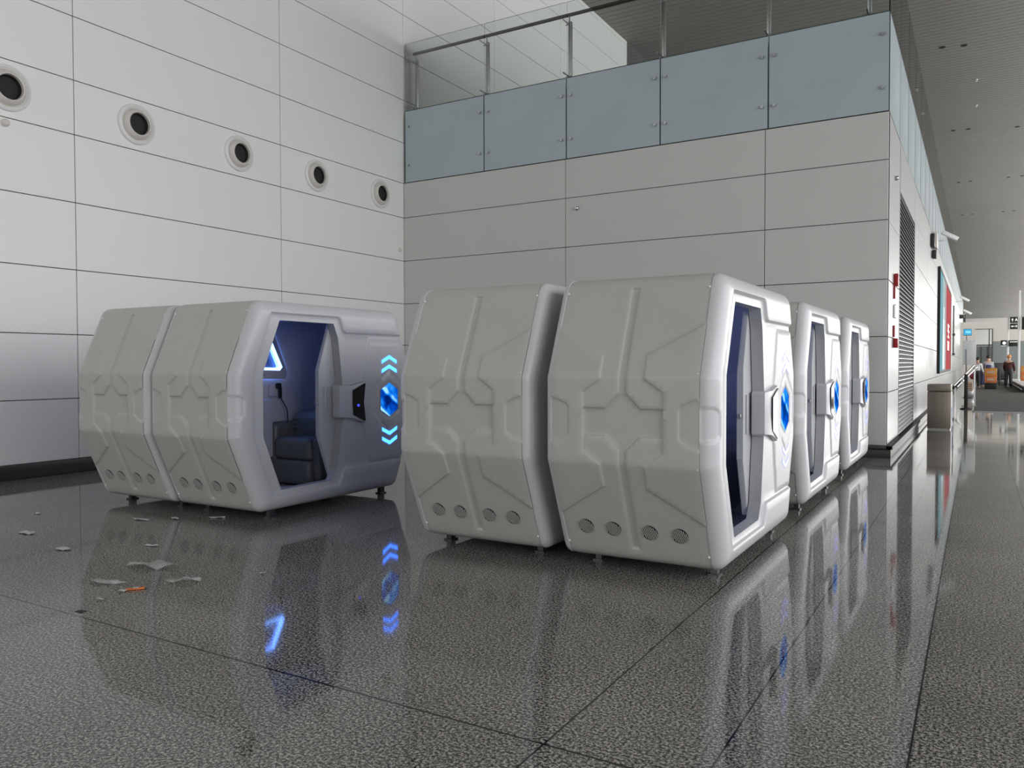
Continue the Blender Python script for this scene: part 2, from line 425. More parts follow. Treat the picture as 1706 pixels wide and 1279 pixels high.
# ------------------------------------------------------------------ round air nozzles
def nozzle(y, z, label):
    root = empty('air_nozzle', (XL, y, z), label, 'air vent', 'round air nozzles in a row on the panelled wall')
    bm = bmesh.new(); lathe(bm, [(.0, .30), (.03, .30), (.045, .285), (.05, .26), (.035, .25), (.02, .235)], (0, 0, 0), 'X', 40)
    bm_obj('flange', bm, M['white'], root, 35)
    bm = bmesh.new(); lathe(bm, [(.015, .24), (.05, .225), (.09, .20), (.105, .18), (.10, .165), (.06, .158)], (0, 0, 0), 'X', 40)
    bm_obj('collar', bm, M['cream'], root, 35)
    bm = bmesh.new(); r = lathe(bm, [(.07, .165), (.02, .15), (.005, .145)], (0, 0, 0), 'X', 36); bm.faces.new(r[-1])
    bm_obj('throat', bm, M['vent_dark'], root, 35)
    return root
nl = ['round cream air nozzle cut off by the photo edge, first of the row', 'second round cream air nozzle of the wall row counted from the photo edge',
      'middle round cream air nozzle of the five on the panelled wall', 'round cream air nozzle, second from the wall corner',
      'round cream air nozzle closest to the wall corner']
nz0 = [(5.57, 5.10), (7.40, 5.10), (9.30, 5.10), (11.13, 5.10), (12.99, 5.10)]
for (y, z), l in zip(nz0, nl): nozzle(y * SW / 1.561, 1.5 + (z - 1.5) * SW / 1.561, l)
def puck(name, loc, r, d, axis, label, cat, m=None):
    bm = bmesh.new(); s = {'X': 1, 'Y': -1}[axis]
    q = lathe(bm, [(0, r), (s * d * .6, r), (s * d, r * .6), (s * d, r * .1)], (0, 0, 0), axis, 18); bm.faces.new(q[-1])
    return tag(bm_obj(name, bm, m or M['cream'], None, 30, loc), label, cat)
puck('wall_sensor', (XL, 5.57, 4.66), .05, .06, 'X', 'small cream wall fitting below the first round nozzle', 'sensor')
puck('wall_sensor', (XL, 13.72, 4.02), .045, .04, 'X', 'tiny round sensor on the panelled wall near the corner', 'sensor')
puck('wall_sensor', (-6.72, YB, 4.52), .04, .05, 'Y', 'tiny round camera dome alone on the plain back wall', 'sensor', M['steel'])
puck('wall_sensor', (XC, 14.95, 4.65), .04, .06, 'X', 'small round sensor high on the white wall beside the building corner', 'sensor', M['steel'])

# ------------------------------------------------------------------ NAP PODS
S = 1.11
ZC = 1.154                       # height of the pod's middle line before scaling about the eye level
WD, FC, BC = .973, .09, .055      # width between rivet lines, depth of front and rear caps
LY = 2.41
ZT, ZB = .908, -.930
POLY = [(.269, ZT), (0, .27), (0, -.27), (.279, ZB), (LY - .279, ZB), (LY, -.27), (LY, .27), (LY - .269, ZT)]
RAD = [.12, .08, .08, .10, .10, .08, .08, .12]

def rounded(d, step=.012):
    """the convex outline moved inwards by d with rounded corners; same number of points for every d"""
    n = len(POLY); P = [np.array(p, float) for p in POLY]
    N = []
    for i in range(n):
        e = P[(i + 1) % n] - P[i]; e /= np.linalg.norm(e); N.append(np.array([-e[1], e[0]]))   # inward for ccw order
    cen = np.array([LY / 2, 0.])
    N = [v if (cen - P[i]) @ v > 0 else -v for i, v in enumerate(N)]
    Q = []
    for i in range(n):
        a, b = (i - 1) % n, i
        A = np.array([N[a], N[b]]); Q.append(np.linalg.solve(A, np.array([N[a] @ P[i] + d, N[b] @ P[i] + d])))
    out = []; arcs = []
    for i in range(n):
        p, q, r_ = Q[(i - 1) % n], Q[i], Q[(i + 1) % n]
        r = max(RAD[i] - d, .02)
        a = (p - q) / np.linalg.norm(p - q); b = (r_ - q) / np.linalg.norm(r_ - q)
        half = math.acos(np.clip(a @ b, -1, 1)) / 2
        t = r / math.tan(half); c = q + (a + b) / np.linalg.norm(a + b) * r / math.sin(half)
        s0, s1 = q + a * t, q + b * t
        a0 = math.atan2(*(s0 - c)[::-1]); a1 = math.atan2(*(s1 - c)[::-1])
        da = (a1 - a0 + math.pi) % (2 * math.pi) - math.pi
        arcs.append([c + r * np.array([math.cos(a0 + da * k / 8), math.sin(a0 + da * k / 8)]) for k in range(9)])
    for i in range(n):
        out += arcs[i]
        p, q = arcs[i][-1], arcs[(i + 1) % n][0]
        L0 = np.linalg.norm(np.array(POLY[(i + 1) % n]) - np.array(POLY[i])); k = max(2, int(L0 / step))
        out += [p + (q - p) * j / k for j in range(1, k)]
    return np.array(out)

def seg_dist(P, A, B):
    d = B - A; t = np.clip(((P - A) @ d) / (d @ d), 0, 1); return np.linalg.norm(P - (A + t[:, None] * d), axis=1)
def line_dist(P, pts, closed):
    pts = np.array(pts, float); n = len(pts); r = np.full(len(P), 1e9)
    for i in range(n if closed else n - 1): r = np.minimum(r, seg_dist(P, pts[i], pts[(i + 1) % n]))
    return r
def inside(P, pts):
    pts = np.array(pts, float); c = np.zeros(len(P), bool); n = len(pts)
    for i in range(n):
        x0, y0 = pts[i]; x1, y1 = pts[(i + 1) % n]
        if y0 == y1: continue
        hit = ((P[:, 1] < y0) != (P[:, 1] < y1)) & (P[:, 0] < (x1 - x0) * (P[:, 1] - y0) / (y1 - y0) + x0)
        c ^= hit
    return c
def relief(P, feats):
    h = np.zeros(len(P))
    for kind, pts, depth, w in feats:
        if kind == 'region':
            sd = line_dist(P, pts, True) * np.where(inside(P, pts), 1, -1)
            t = np.clip(sd / w + .5, 0, 1); h += depth * t * t * (3 - 2 * t)
        else:
            t = np.clip(1 - line_dist(P, pts, False) / w, 0, 1); h += depth * t * t * (3 - 2 * t)
    return h
def feat_points(feats, step=.009):
    out = []
    for kind, pts, depth, w in feats:
        pts = [np.array(p, float) for p in pts]; n = len(pts); closed = kind == 'region'
        offs = (-w * .55, -w * .25, 0, w * .25, w * .55) if closed else (-w, -w * .5, 0, w * .5, w)
        for i in range(n if closed else n - 1):
            a, b = pts[i], pts[(i + 1) % n]; L = np.linalg.norm(b - a)
            if L < 1e-6: continue
            e = (b - a) / L; nn = np.array([-e[1], e[0]]); k = max(1, int(L / step))
            for j in range(k + 1):
                for o in offs: out.append(a + e * L * j / k + nn * o)
    return np.array(out)
def thin(P, r):
    """drop points closer than r to an earlier one"""
    seen = {}; keep = []
    for i, (x, y) in enumerate(P):
        c = (int(math.floor(x / r)), int(math.floor(y / r))); ok = True
        for dx in (-1, 0, 1):
            for dy in (-1, 0, 1):
                for j in seen.get((c[0] + dx, c[1] + dy), ()):
                    if (P[j][0] - x) ** 2 + (P[j][1] - y) ** 2 < r * r: ok = False
        if ok: seen.setdefault(c, []).append(i); keep.append(i)
    return P[keep]
def triangulate(P, loops):
    """P free points, loops: closed constraint outlines (first the outer, then holes) -> verts, tris kept inside"""
    V = [tuple(p) for p in P]; E = []
    for lp in loops:
        s = len(V); V += [tuple(p) for p in lp]; k = len(lp); E += [(s + i, s + (i + 1) % k) for i in range(k)]
    vo, eo, fo, *_ = delaunay_2d_cdt([Vector(v) for v in V], E, [], 0, 1e-6)
    vo = np.array([tuple(v) for v in vo]); fo = np.array([f for f in fo if len(f) == 3])
    cen = vo[fo].mean(axis=1); ok = inside(cen, loops[0])
    for h in loops[1:]: ok &= ~inside(cen, h)
    t3 = vo[fo]; e1 = t3[:, 1] - t3[:, 0]; e2 = t3[:, 2] - t3[:, 0]
    ok &= np.abs(e1[:, 0] * e2[:, 1] - e1[:, 1] * e2[:, 0]) > 4e-8
    return vo, fo[ok]

# path of the near half of the outline: from the top middle, over the bulging face, to the bottom middle
OUT0 = rounded(0.0, .008)
near = OUT0[OUT0[:, 0] < LY / 2 - .001]
near = near[np.argsort(-np.unwrap(np.arctan2(near[:, 1], near[:, 0] - LY / 2) % (2 * math.pi)) * -1)]
path = np.vstack([[LY / 2, ZT], near, [LY / 2, ZB]])
if path[1][1] < 0: path = np.vstack([[LY / 2, ZT], near[::-1], [LY / 2, ZB]])
ds = np.r_[0, np.cumsum(np.linalg.norm(np.diff(path, axis=0), axis=1))]
SL = ds[-1]
def at_s(s):
    y = np.interp(s, ds, path[:, 0]); z = np.interp(s, ds, path[:, 1])
    e = .012
    ty = np.interp(s + e, ds, path[:, 0]) - np.interp(s - e, ds, path[:, 0]); tz = np.interp(s + e, ds, path[:, 1]) - np.interp(s - e, ds, path[:, 1])
    l = np.hypot(ty, tz); return y, z, tz / l, -ty / l     # normal pointing out (checked below)
sel = (path[:, 0] < .27)
_s = ds[sel]; _z = path[sel][:, 1]
def s_of_z(z): return np.interp(-z, -_z, _s)
_y, _z0, _ny, _nz = at_s(np.array([s_of_z(0.)]))
NSGN = -1 if _ny[0] > 0 else 1

HC = WD / 2
def conv(pts):
    """(x, z) on the face -> (x, s), each edge resampled so that it follows the bends"""
    return [(HC + x, float(s_of_z(z))) for x, z in pts]
def mirror_x(pts): return [(-x, z) for x, z in reversed(pts)]
cross = [(-.024, .83), (.024, .83), (.024, .168), (.116, .074), (.262, .074), (.262, -.096), (.116, -.096), (.024, -.186), (.024, -.835),
         (-.024, -.835), (-.024, -.186), (-.116, -.096), (-.262, -.096), (-.262, .074), (-.116, .074), (-.024, .168)]
wing = [(.53, .61), (.145, .402), (.146, .257), (.264, .176), (.264, -.192), (.145, -.277), (.141, -.416), (.53, -.655)]
brk = [(.53, .150), (.440, .128), (.375, .098), (.361, .075), (.361, -.092), (.375, -.112), (.440, -.150), (.53, -.175)]
WF = [('region', conv(cross), -.014, .012), ('region', conv(wing), .010, .011), ('region', conv(mirror_x(wing)), .010, .011),
      ('region', conv(brk), -.008, .014), ('region', conv(mirror_x(brk)), -.008, .014)]

def T(P, flip):
    """pod coordinates -> metres about the pod's foot centre"""
    P = np.asarray(P, float).copy()
    x = (P[:, 0] - HC) * S * (-1 if flip else 1); y = (P[:, 1] - LY / 2) * S; z = 1.5 + (P[:, 2] + ZC - 1.5) * S
    return np.stack([x, y, z], 1)

def wrap_mesh():
    fp = feat_points(WF)
    gx_ = np.linspace(0, WD, 28)
    rows = [s for s, p in zip(ds, path)]
    rows = np.array(sorted(rows)); keep = [0.]
    tang = np.unwrap(np.arctan2(np.gradient(path[:, 1], ds), np.gradient(path[:, 0], ds)))
    last = 0
    for i in range(1, len(rows)):
        if rows[i] - keep[-1] > .03 or (abs(tang[i] - tang[last]) > .05 and rows[i] - keep[-1] > .004): keep.append(rows[i]); last = i
    if SL - keep[-1] > .01: keep.append(SL)
    keep[-1] = SL
    G = np.array([(x, s) for s in keep for x in gx_])
    dmin = np.full(len(G), 1e9)
    for k, pts, d, w in WF: dmin = np.minimum(dmin, line_dist(G, pts, True) - w * .6)
    G = G[(dmin > .006) & (G[:, 0] > .002) & (G[:, 0] < WD - .002) & (G[:, 1] > .002) & (G[:, 1] < SL - .002)]
    fp = fp[(fp[:, 0] > .003) & (fp[:, 0] < WD - .003)]
    P = thin(np.vstack([fp, G]), .003)
    def side(x): return [(x, s) for s in np.linspace(0, SL, 330)]
    loop = [(x, 0) for x in gx_[:-1]] + side(WD)[:-1] + [(x, SL) for x in gx_[::-1][:-1]] + side(0)[::-1][:-1]
    vo, fo = triangulate(P, [loop])
    h = relief(vo, WF)
    # edge lip: turns in slightly at both rivet lines
    e = np.minimum(vo[:, 0], WD - vo[:, 0]); h -= .006 * np.clip(1 - e / .012, 0, 1) ** 2
    y, z, ny, nz = at_s(vo[:, 1])
    return np.stack([vo[:, 0], y + NSGN * ny * h, z + NSGN * nz * h], 1), fo

# ---- front cap
DOOR = [(.519, .742), (.325, .272), (.322, -.272), (.520, -.757), (1.160, -.752), (1.235, -.64), (1.312, -.18), (1.312, .16), (1.255, .60), (1.195, .740)]
def fillet(pts, r, n=4):
    out = []; k = len(pts)
    for i in range(k):
        p, q, s = (np.array(pts[(i + j) % k], float) for j in (-1, 0, 1))
        a = (p - q); b = (s - q); la, lb = np.linalg.norm(a), np.linalg.norm(b); a /= la; b /= lb
        half = math.acos(np.clip(a @ b, -1, 1)) / 2
        t = min(r / math.tan(half), la * .4, lb * .4); p0, p1 = q + a * t, q + b * t
        for j in range(n + 1):
            u = j / n; out.append((1 - u) ** 2 * p0 + 2 * u * (1 - u) * q + u * u * p1)
    return out
def resample(pts, step):
    out = []; k = len(pts)
    for i in range(k):
        a, b = np.array(pts[i], float), np.array(pts[(i + 1) % k], float); m_ = max(1, int(np.linalg.norm(b - a) / step))
        out += [a + (b - a) * j / m_ for j in range(m_)]
    return out
DOORF = resample(fillet(DOOR, .018), .02)
RECESS = [(.410, .797), (.205, .275), (.205, -.283), (.418, -.803), (1.235, -.803), (1.262, -.775), (1.300, -.672), (1.33, -.655), (2.7, -.655),
          (2.7, .655), (1.345, .655), (1.31, .675), (1.265, .782), (1.235, .800)]
PANEL = [(1.705, .602), (1.600, .20), (1.600, -.24), (1.700, -.632), (2.7, -.632), (2.7, .602)]
HEXO = [(2.01, .300), (1.735, .108), (1.735, -.138), (2.01, -.335), (2.285, -.138), (2.285, .108)]
CHIN = (2.01, -.015)
def hexa(cx, cz, w, hh, top): return [(cx, cz + hh), (cx - w, cz + hh - top), (cx - w, cz - hh + top), (cx, cz - hh), (cx + w, cz - hh + top), (cx + w, cz + hh - top)]
HEXW = hexa(2.01, -.014, .137, .176, .072)
FF = [('region', RECESS, -.024, .022), ('region', PANEL, .010, .010), ('region', HEXO, -.004, .008), ('region', hexa(2.01, -.014, .150, .19, .078), -.012, .010),
      ('line', [(1.885, .212), (2.01, .302)], -.010, .010), ('line', [(1.885, -.246), (2.01, -.337)], -.010, .010)]
CR = .115
def rim_disp(P3):
    """relief of the front applied to cap points (x measured from the rivet line)"""
    P2 = P3[:, 1:3]
    return relief(P2, FF)
def front_mesh():
    ths = np.linspace(0, math.pi / 2, 12)
    rings = [rounded(CR * (1 - math.cos(t))) for t in ths]; xs = [FC * math.sin(t) for t in ths]
    K = len(rings[0]); V = []; Fc = []
    # seam lip below the side panel
    r_in = rounded(.012); V += [(-.03, p[0], p[1]) for p in r_in]
    r_in = rounded(.006); V += [(-.004, p[0], p[1]) for p in r_in]
    off = 2
    for r, x in zip(rings, xs): V += [(x, p[0], p[1]) for p in r]
    V = np.array(V); nr = off + len(rings)
    for i in range(nr - 1):
        for k in range(K):
            a, b = i * K + k, i * K + (k + 1) % K
            Fc.append((a, b, b + K)); Fc.append((a, b + K, a + K))
    h = relief(V[:, 1:3], FF) * np.clip(V[:, 0] / FC, 0, 1) ** .7
    V[:, 0] += h
    # grip notch on the rounded near edge
    dz = np.abs(V[:, 2] + .01); t = np.clip((.108 - .5 * np.clip(V[:, 1] - .05, 0, 1) - dz) / .016, 0, 1); q = np.clip((.112 - V[:, 1]) / .016, 0, 1)
    nm = t * t * (3 - 2 * t) * q * q * (3 - 2 * q) * np.clip(V[:, 0] / .02 + .2, 0, 1)
    V[:, 0] -= nm * .007; V[:, 1] += nm * .008
    # flat field
    fp = feat_points(FF, .012); inner = rings[-1]
    gy, gz = np.meshgrid(np.arange(.1, 2.35, .045), np.arange(-.86, .87, .045)); G = np.stack([gy.ravel(), gz.ravel()], 1)
    dmin = np.full(len(G), 1e9)
    for k, pts, d, w in FF: dmin = np.minimum(dmin, line_dist(G, pts, k == 'region') - w)
    G = G[dmin > .012]
    P = np.vstack([fp, G]); P = P[inside(P, inner)]
    P = P[line_dist(P, inner, True) > .004]
    P = P[~inside(P, DOORF)]; P = P[line_dist(P, DOORF, True) > .006]
    P = thin(P, .004)
    vo, fo = triangulate(P, [inner, DOORF])
    hv = FC + relief(vo, FF)
    V2 = np.stack([hv, vo[:, 0], vo[:, 1]], 1)
    s = len(V); V = np.vstack([V, V2]); Fc += [tuple(f + s) for f in fo]
    return V, Fc
def back_mesh():
    ths = np.linspace(0, math.pi / 2, 8); rings = [rounded(.08 * (1 - math.cos(t))) for t in ths]; xs = [-BC * math.sin(t) for t in ths]
    K = len(rings[0]); V = [(.03, p[0], p[1]) for p in rounded(.012)] + [(.004, p[0], p[1]) for p in rounded(.006)]
    for r, x in zip(rings, xs): V += [(x, p[0], p[1]) for p in r]
    Fc = []
    nr = 2 + len(rings)
    for i in range(nr - 1):
        for k in range(K):
            a, b = i * K + k, i * K + (k + 1) % K; Fc.append((a, b, b + K, a + K))
    Fc.append(tuple(range((nr - 1) * K, nr * K)))
    return np.array(V), Fc

WRAP = wrap_mesh(); FRONT = front_mesh(); BACK = back_mesh()
FRONT[0][:, 0] += WD
JD = .085            # depth of the door jamb
FX = WD + FC - .024  # plane of the recessed front field

def build_pod(flip, lit, label, x_right, y_near, detail=True):
    """x_right: rivet line on the concourse side (unscaled), y_near: near face (unscaled)"""
    cx = (x_right - HC) * S; cy = (y_near + LY / 2) * S
    root = empty('nap_pod', (cx, cy, 0), label, 'nap pod', 'white nap pods in the hall')
    def put(name, V, Fc, m, parent=None, sm=40, fix=True):
        return mesh_obj(name, T(V, flip), [tuple(int(i) for i in f) for f in Fc], m, parent or root, sm, fix, fill=False)
    put('side_panel', WRAP[0], WRAP[1], M['wrap'], sm=50)
    V = WRAP[0].copy(); V[:, 1] = LY - V[:, 1]; put('side_panel', V, WRAP[1], M['wrap'], sm=50)
    fr = put('front_panel', FRONT[0], FRONT[1], M['cap'], sm=55)
    put('rear_panel', BACK[0], BACK[1], M['cap'], sm=50)
    def B(name, m, parent=None, sm=40):
        """start a bmesh in pod coordinates; finish() links it"""
        bm = bmesh.new()
        def finish():
            for v in bm.verts:
                c = T([v.co], flip)[0]; v.co = Vector(c)
            return bm_obj(name, bm, m, parent or root, sm)
        return bm, finish
    # jamb lining the door opening
    V = [(FX, p[0], p[1]) for p in DOORF] + [(FX - JD, p[0], p[1]) for p in DOORF]; K = len(DOORF)
    put('door_jamb', V, [(k, (k + 1) % K, K + (k + 1) % K, K + k) for k in range(K)], M['jamb'], sm=40)
    # cabin lining (seen through the door)
    o = rounded(.045, .06); K = len(o)
    V = [(FX - JD, p[0], p[1]) for p in o] + [(-.02, p[0], p[1]) for p in o]
    Fc = [(k, (k + 1) % K, K + (k + 1) % K, K + k) for k in range(K)] + [tuple(range(K, 2 * K))]
    vo, fo = triangulate(np.zeros((0, 2)), [o, DOORF]); s = len(V)
    V += [(FX - JD, p[0], p[1]) for p in vo]; Fc += [tuple(f + s) for f in fo]
    put('cabin_lining', np.array(V), Fc, M['inside'], sm=40)
    # feet
    for fx in (.12, WD - .05):
        for fy in (.50, LY - .40):
            bm, fin = B('foot', M['foot'])
            fz = -(ZC - 1.5) - 1.5 / S   # floor in pod height
            box(bm, fx - .022, fx + .022, fy - .03, fy + .03, fz + .012, -.86)
            box(bm, fx - .035, fx + .035, fy - .045, fy + .045, fz, fz + .012)
            fin()
    if detail or True:
        # rivets
        for xx in (.012, WD - .012):
            for z in (.815, .29, -.27, -.835):
                y, zz, ny, nz_ = at_s(np.array([s_of_z(z)]))
                bm, fin = B('rivet', M['rivet'])
                n3 = Vector((0, NSGN * ny[0], NSGN * nz_[0])); c = Vector((xx, y[0], zz[0])); a = Vector((1, 0, 0)); b = n3.cross(a)
                rings = []
                for (h, r) in ((-.004, .0085), (.002, .0085), (.005, .006), (.0065, .002)):
                    rings.append([bm.verts.new(c + n3 * h + r * (math.cos(t) * a + math.sin(t) * b)) for t in [2 * math.pi * q / 10 for q in range(10)]])
                for i in range(3):
                    for q in range(10): bm.faces.new((rings[i][q], rings[i][(q + 1) % 10], rings[i + 1][(q + 1) % 10], rings[i + 1][q]))
                bm.faces.new(rings[-1]); fin()
        # round slotted vents
        for vx in (.162, .353, .600, .795):
            if flip: vx = WD - vx
            z = -.711; y, zz, ny, nz_ = at_s(np.array([s_of_z(z)]))
            n3 = Vector((0, NSGN * ny[0], NSGN * nz_[0])); c = Vector((vx, y[0], zz[0])); a = Vector((1, 0, 0)); b = a.cross(n3).normalized()
            if b.z < 0: b = -b
            bm, fin = B('vent', M['vent_dark'], sm=30)
            ring = [bm.verts.new(c + n3 * .004 + .053 * (math.cos(t) * a + math.sin(t) * b)) for t in [2 * math.pi * q / 28 for q in range(28)]]; bm.faces.new(ring)
            ring2 = [bm.verts.new(c - n3 * .004 + .053 * (math.cos(t) * a + math.sin(t) * b)) for t in [2 * math.pi * q / 28 for q in range(28)]]
            for q in range(28): bm.faces.new((ring[q], ring[(q + 1) % 28], ring2[(q + 1) % 28], ring2[q]))
            v_ = fin()
            bm, fin = B('grille', M['wrap'], v_, 30)
            sgn = -1 if flip else 1
            for q in range(-4, 5):
                off_ = q * .0118; L = math.sqrt(max(.0536 ** 2 - off_ ** 2, 1e-5))
                p0 = c + a * (off_ + sgn * .25 * -L) + b * L * .96; p1 = c + a * (off_ + sgn * .25 * L) - b * L * .96
                d = (p1 - p0).normalized(); w = d.cross(n3).normalized() * .0026
                q4 = [p0 + w, p0 - w, p1 - w, p1 + w]
                lo = [bm.verts.new(p + n3 * .0041) for p in q4]; hi = [bm.verts.new(p + n3 * .0065) for p in q4]
                bm.faces.new(hi)
                for e in range(4): bm.faces.new((lo[e], lo[(e + 1) % 4], hi[(e + 1) % 4], hi[e]))
            fin()
    # sliding door, pushed half way behind the front
    bm, fin = B('door', M['door'], sm=35)
    D = fillet([(1.235, .735), (1.085, .30), (1.085, -.32), (1.235, -.745), (1.93, -.745), (1.93, .735)], .02, 3)
    dx0, dx1 = FX - JD - .050, FX - JD - .006
    poly_prism(bm, [tuple(p) for p in D], lambda p: (dx0, p[0], p[1]), lambda p: (dx1, p[0], p[1]))
    es = [e for e in bm.edges if len(e.link_faces) == 2 and any(len(f.verts) > 6 for f in e.link_faces)]
    bmesh.ops.bevel(bm, geom=es, offset=.008, segments=2, profile=.5, affect='EDGES')
    dr = fin()
    bm, fin = B('door_handle', M['cap'], dr, 35); box(bm, dx1, dx1 + .014, 1.150, 1.172, -.15, .13, .004); fin()
    bm, fin = B('latch', M['steel'], dr, 35); box(bm, dx0 + .01, dx1 - .01, 1.062, 1.09, -.035, -.005, .004); fin()
    # control panel block
    bm, fin = B('control_panel', M['door'], sm=35)
    P1 = [(1.262, .150), (1.248, .135), (1.248, -.150), (1.262, -.165), (1.415, -.165), (1.598, -.232), (1.612, -.222), (1.612, .176), (1.598, .188), (1.415, .150)]
    poly_prism(bm, P1, lambda p: (FX - .012 if p[0] > 1.42 else FX - .075, p[0], p[1]), lambda p: (FX + .040 - (.008 if p[0] > 1.42 else .018 if p[0] < 1.27 else 0), p[0], p[1]))
    es = [e for e in bm.edges if any(len(f.verts) > 6 for f in e.link_faces)]
    bmesh.ops.bevel(bm, geom=es, offset=.008, segments=2, profile=.5, affect='EDGES')
    cp = fin()
    bm, fin = B('screen', M['screen'], cp, 35)
    P2 = [(1.425, .100), (1.425, -.143), (1.590, -.212), (1.600, -.205), (1.575, -.02), (1.600, .160), (1.590, .166)]
    poly_prism(bm, P2, lambda p: (FX + .020, p[0], p[1]), lambda p: (FX + .0405, p[0], p[1])); fin()
    if lit:
        bm, fin = B('icon', M['icon'], cp, 35); box(bm, FX + .0405, FX + .0415, 1.478, 1.508, -.062, -.040); fin()
    # lit hexagon window and its bezel
    bm, fin = B('window', M['hex'], sm=35); poly_prism(bm, HEXW, lambda p: (FX - .022, p[0], p[1]), lambda p: (FX + .006, p[0], p[1])); w_ = fin()
    bm, fin = B('bezel', M['cap'] if not lit else M['jamb'], w_, 35)
    A_, B_ = hexa(2.01, -.014, .150, .19, .078), HEXW
    for i in range(6):
        j = (i + 1) % 6
        q = [bm.verts.new((FX + d, p[0], p[1])) for p, d in ((A_[i], -.004), (A_[j], -.004), (B_[j], .004), (B_[i], .004))]; bm.faces.new(q)
    fin()
    # chevron lights
    for zt in (.448, .350):
        bm, fin = B('chevron_light', M['led'] if lit else M['led_washed'], sm=30)  # concourse pods get the copy with daylight wash-out in its colour
        pts = [(1.885, zt - .088), (1.885, zt - .052), (2.005, zt), (2.125, zt - .052), (2.125, zt - .088), (2.005, zt - .037)]
        poly_prism(bm, pts, lambda p: (FX + .002, p[0], p[1]), lambda p: (FX + .013, p[0], p[1])); fin()
    for zt in (-.385, -.483):
        bm, fin = B('chevron_light', M['led'] if lit else M['led_washed'], sm=30)
        pts = [(1.885, zt + .088), (2.005, zt + .037), (2.125, zt + .088), (2.125, zt + .052), (2.005, zt), (1.885, zt + .052)]
        poly_prism(bm, pts, lambda p: (FX + .002, p[0], p[1]), lambda p: (FX + .013, p[0], p[1])); fin()
    # interior: LED trapezoid on the rear wall
    bm, fin = B('led_strip', M['led_in'], sm=30)
    lp = [(.86, .60), (.70, .31), (1.455, .290), (1.490, .325), (1.345, .60)]
    lq = [(.89, .575), (.765, .335), (1.435, .318), (1.450, .335), (1.325, .575)]
    for i in range(5):
        j = (i + 1) % 5
        v = [bm.verts.new((.035, *lp[i])), bm.verts.new((.035, *lp[j])), bm.verts.new((.035, *lq[j])), bm.verts.new((.035, *lq[i]))]; bm.faces.new(v)
        v2 = [bm.verts.new((-.015, *lp[i])), bm.verts.new((-.015, *lp[j])), v[1], v[0]]; bm.faces.new(v2)
    fin()
    bm, fin = B('recess_pane', M['dark'], sm=30)
    for f_ in ([bm.verts.new((-.012, *q)) for q in lq],): bm.faces.new(f_)
    fin()
    bm, fin = B('wall_recess_frame', M['inside'], sm=30)
    for i in range(5):
        j = (i + 1) % 5
        o2 = [(.80, .70), (.56, .22), (1.58, .20), (1.60, .27), (1.41, .70)]
        v = [bm.verts.new((-.01, *o2[i])), bm.verts.new((-.01, *o2[j])), bm.verts.new((.04, *lp[j])), bm.verts.new((.04, *lp[i]))]; bm.faces.new(v)
    fin()
    # console, socket and cable
    bm, fin = B('console', M['inside'], sm=40); box(bm, -.01, .10, .34, 1.30, -.60, .0, .02); fin()
    bm, fin = B('socket', M['plug'], sm=40); box(bm, -.012, .02, 1.34, 1.44, .02, .15, .005); sk = fin()
    bm, fin = B('plug', M['cable'], sk, 40); box(bm, .02, .07, 1.40, 1.45, .10, .16, .012); box(bm, .03, .06, 1.435, 1.465, .0, .12, .010)
    tube(bm, [(.045, 1.45, .01), (.06, 1.48, -.05), (.09, 1.50, -.12), (.10, 1.50, -.22), (.10, 1.48, -.34)], .006, 8); fin()
    # reclining chair facing the near end
    def soft(name, x0, x1, y0, y1, z0, z1, bev, m='leather', tilt=0, piv=None, parent=None):
        bm, fin = B(name, M[m], parent, 60)
        box(bm, x0, x1, y0, y1, z0, z1, bev, 0, 5)
        if tilt:
            c, s = math.cos(tilt), math.sin(tilt)
            for v in bm.verts:
                dy, dz = v.co.y - piv[0], v.co.z - piv[1]; v.co.y = piv[0] + dy * c - dz * s; v.co.z = piv[1] + dy * s + dz * c
        return fin()
    seat = soft('recliner_seat', .08, .60, 1.30, 2.05, -.62, -.39, .06)
    soft('footrest', .08, .60, 1.29, 1.50, -.86, -.615, .04, parent=seat)
    soft('armrest', -.02, .12, 1.30, 2.1, -.70, -.24, .068, parent=seat)
    soft('armrest', .58, .69, 1.34, 2.1, -.82, -.38, .05, parent=seat)
    soft('backrest', .05, .60, 1.56, 1.92, -.50, -.13, .11, parent=seat)
    soft('headrest', .12, .56, 1.88, 2.08, -.50, -.06, .08, parent=seat)
    for k in range(3):
        soft('ruffle', .12, .20, 1.550, 1.575, -.32 + k * .045, -.292 + k * .045, .008, parent=seat)
    return root

PX = dict(R1=(-1.392, 4.503), R0=(-2.582, 4.503), L2=(-5.366, 4.437), L1=(-6.458, 4.42))
pods = {}
build_pod(True, True, 'white nap pod standing closest to the wall with the round nozzles', *PX['L1'])
build_pod(False, True, 'white nap pod with wide open doorway, black recliner inside and glowing blue chevrons', *PX['L2'])
build_pod(True, True, 'white nap pod with hidden doorway between the blue-lit pod and the largest one', *PX['R0'])
r1 = build_pod(False, False, 'largest white nap pod, doorway towards the concourse, at the row end', *PX['R1'])
def dup_pod(src, dy, label):
    r = src.copy(); C.objects.link(r); r.location = src.location + Vector((0, dy, 0)); r['label'] = label
    for ch in list(src.children):
        c = ch.copy(); C.objects.link(c); c.parent = r
        for g in list(ch.children):
            d = g.copy(); C.objects.link(d); d.parent = c
    return r
dup_pod(r1, 2.94, 'middle white nap pod of the three in line along the concourse')
dup_pod(r1, 5.88, 'last white nap pod of the row along the concourse, beside the wall corner')

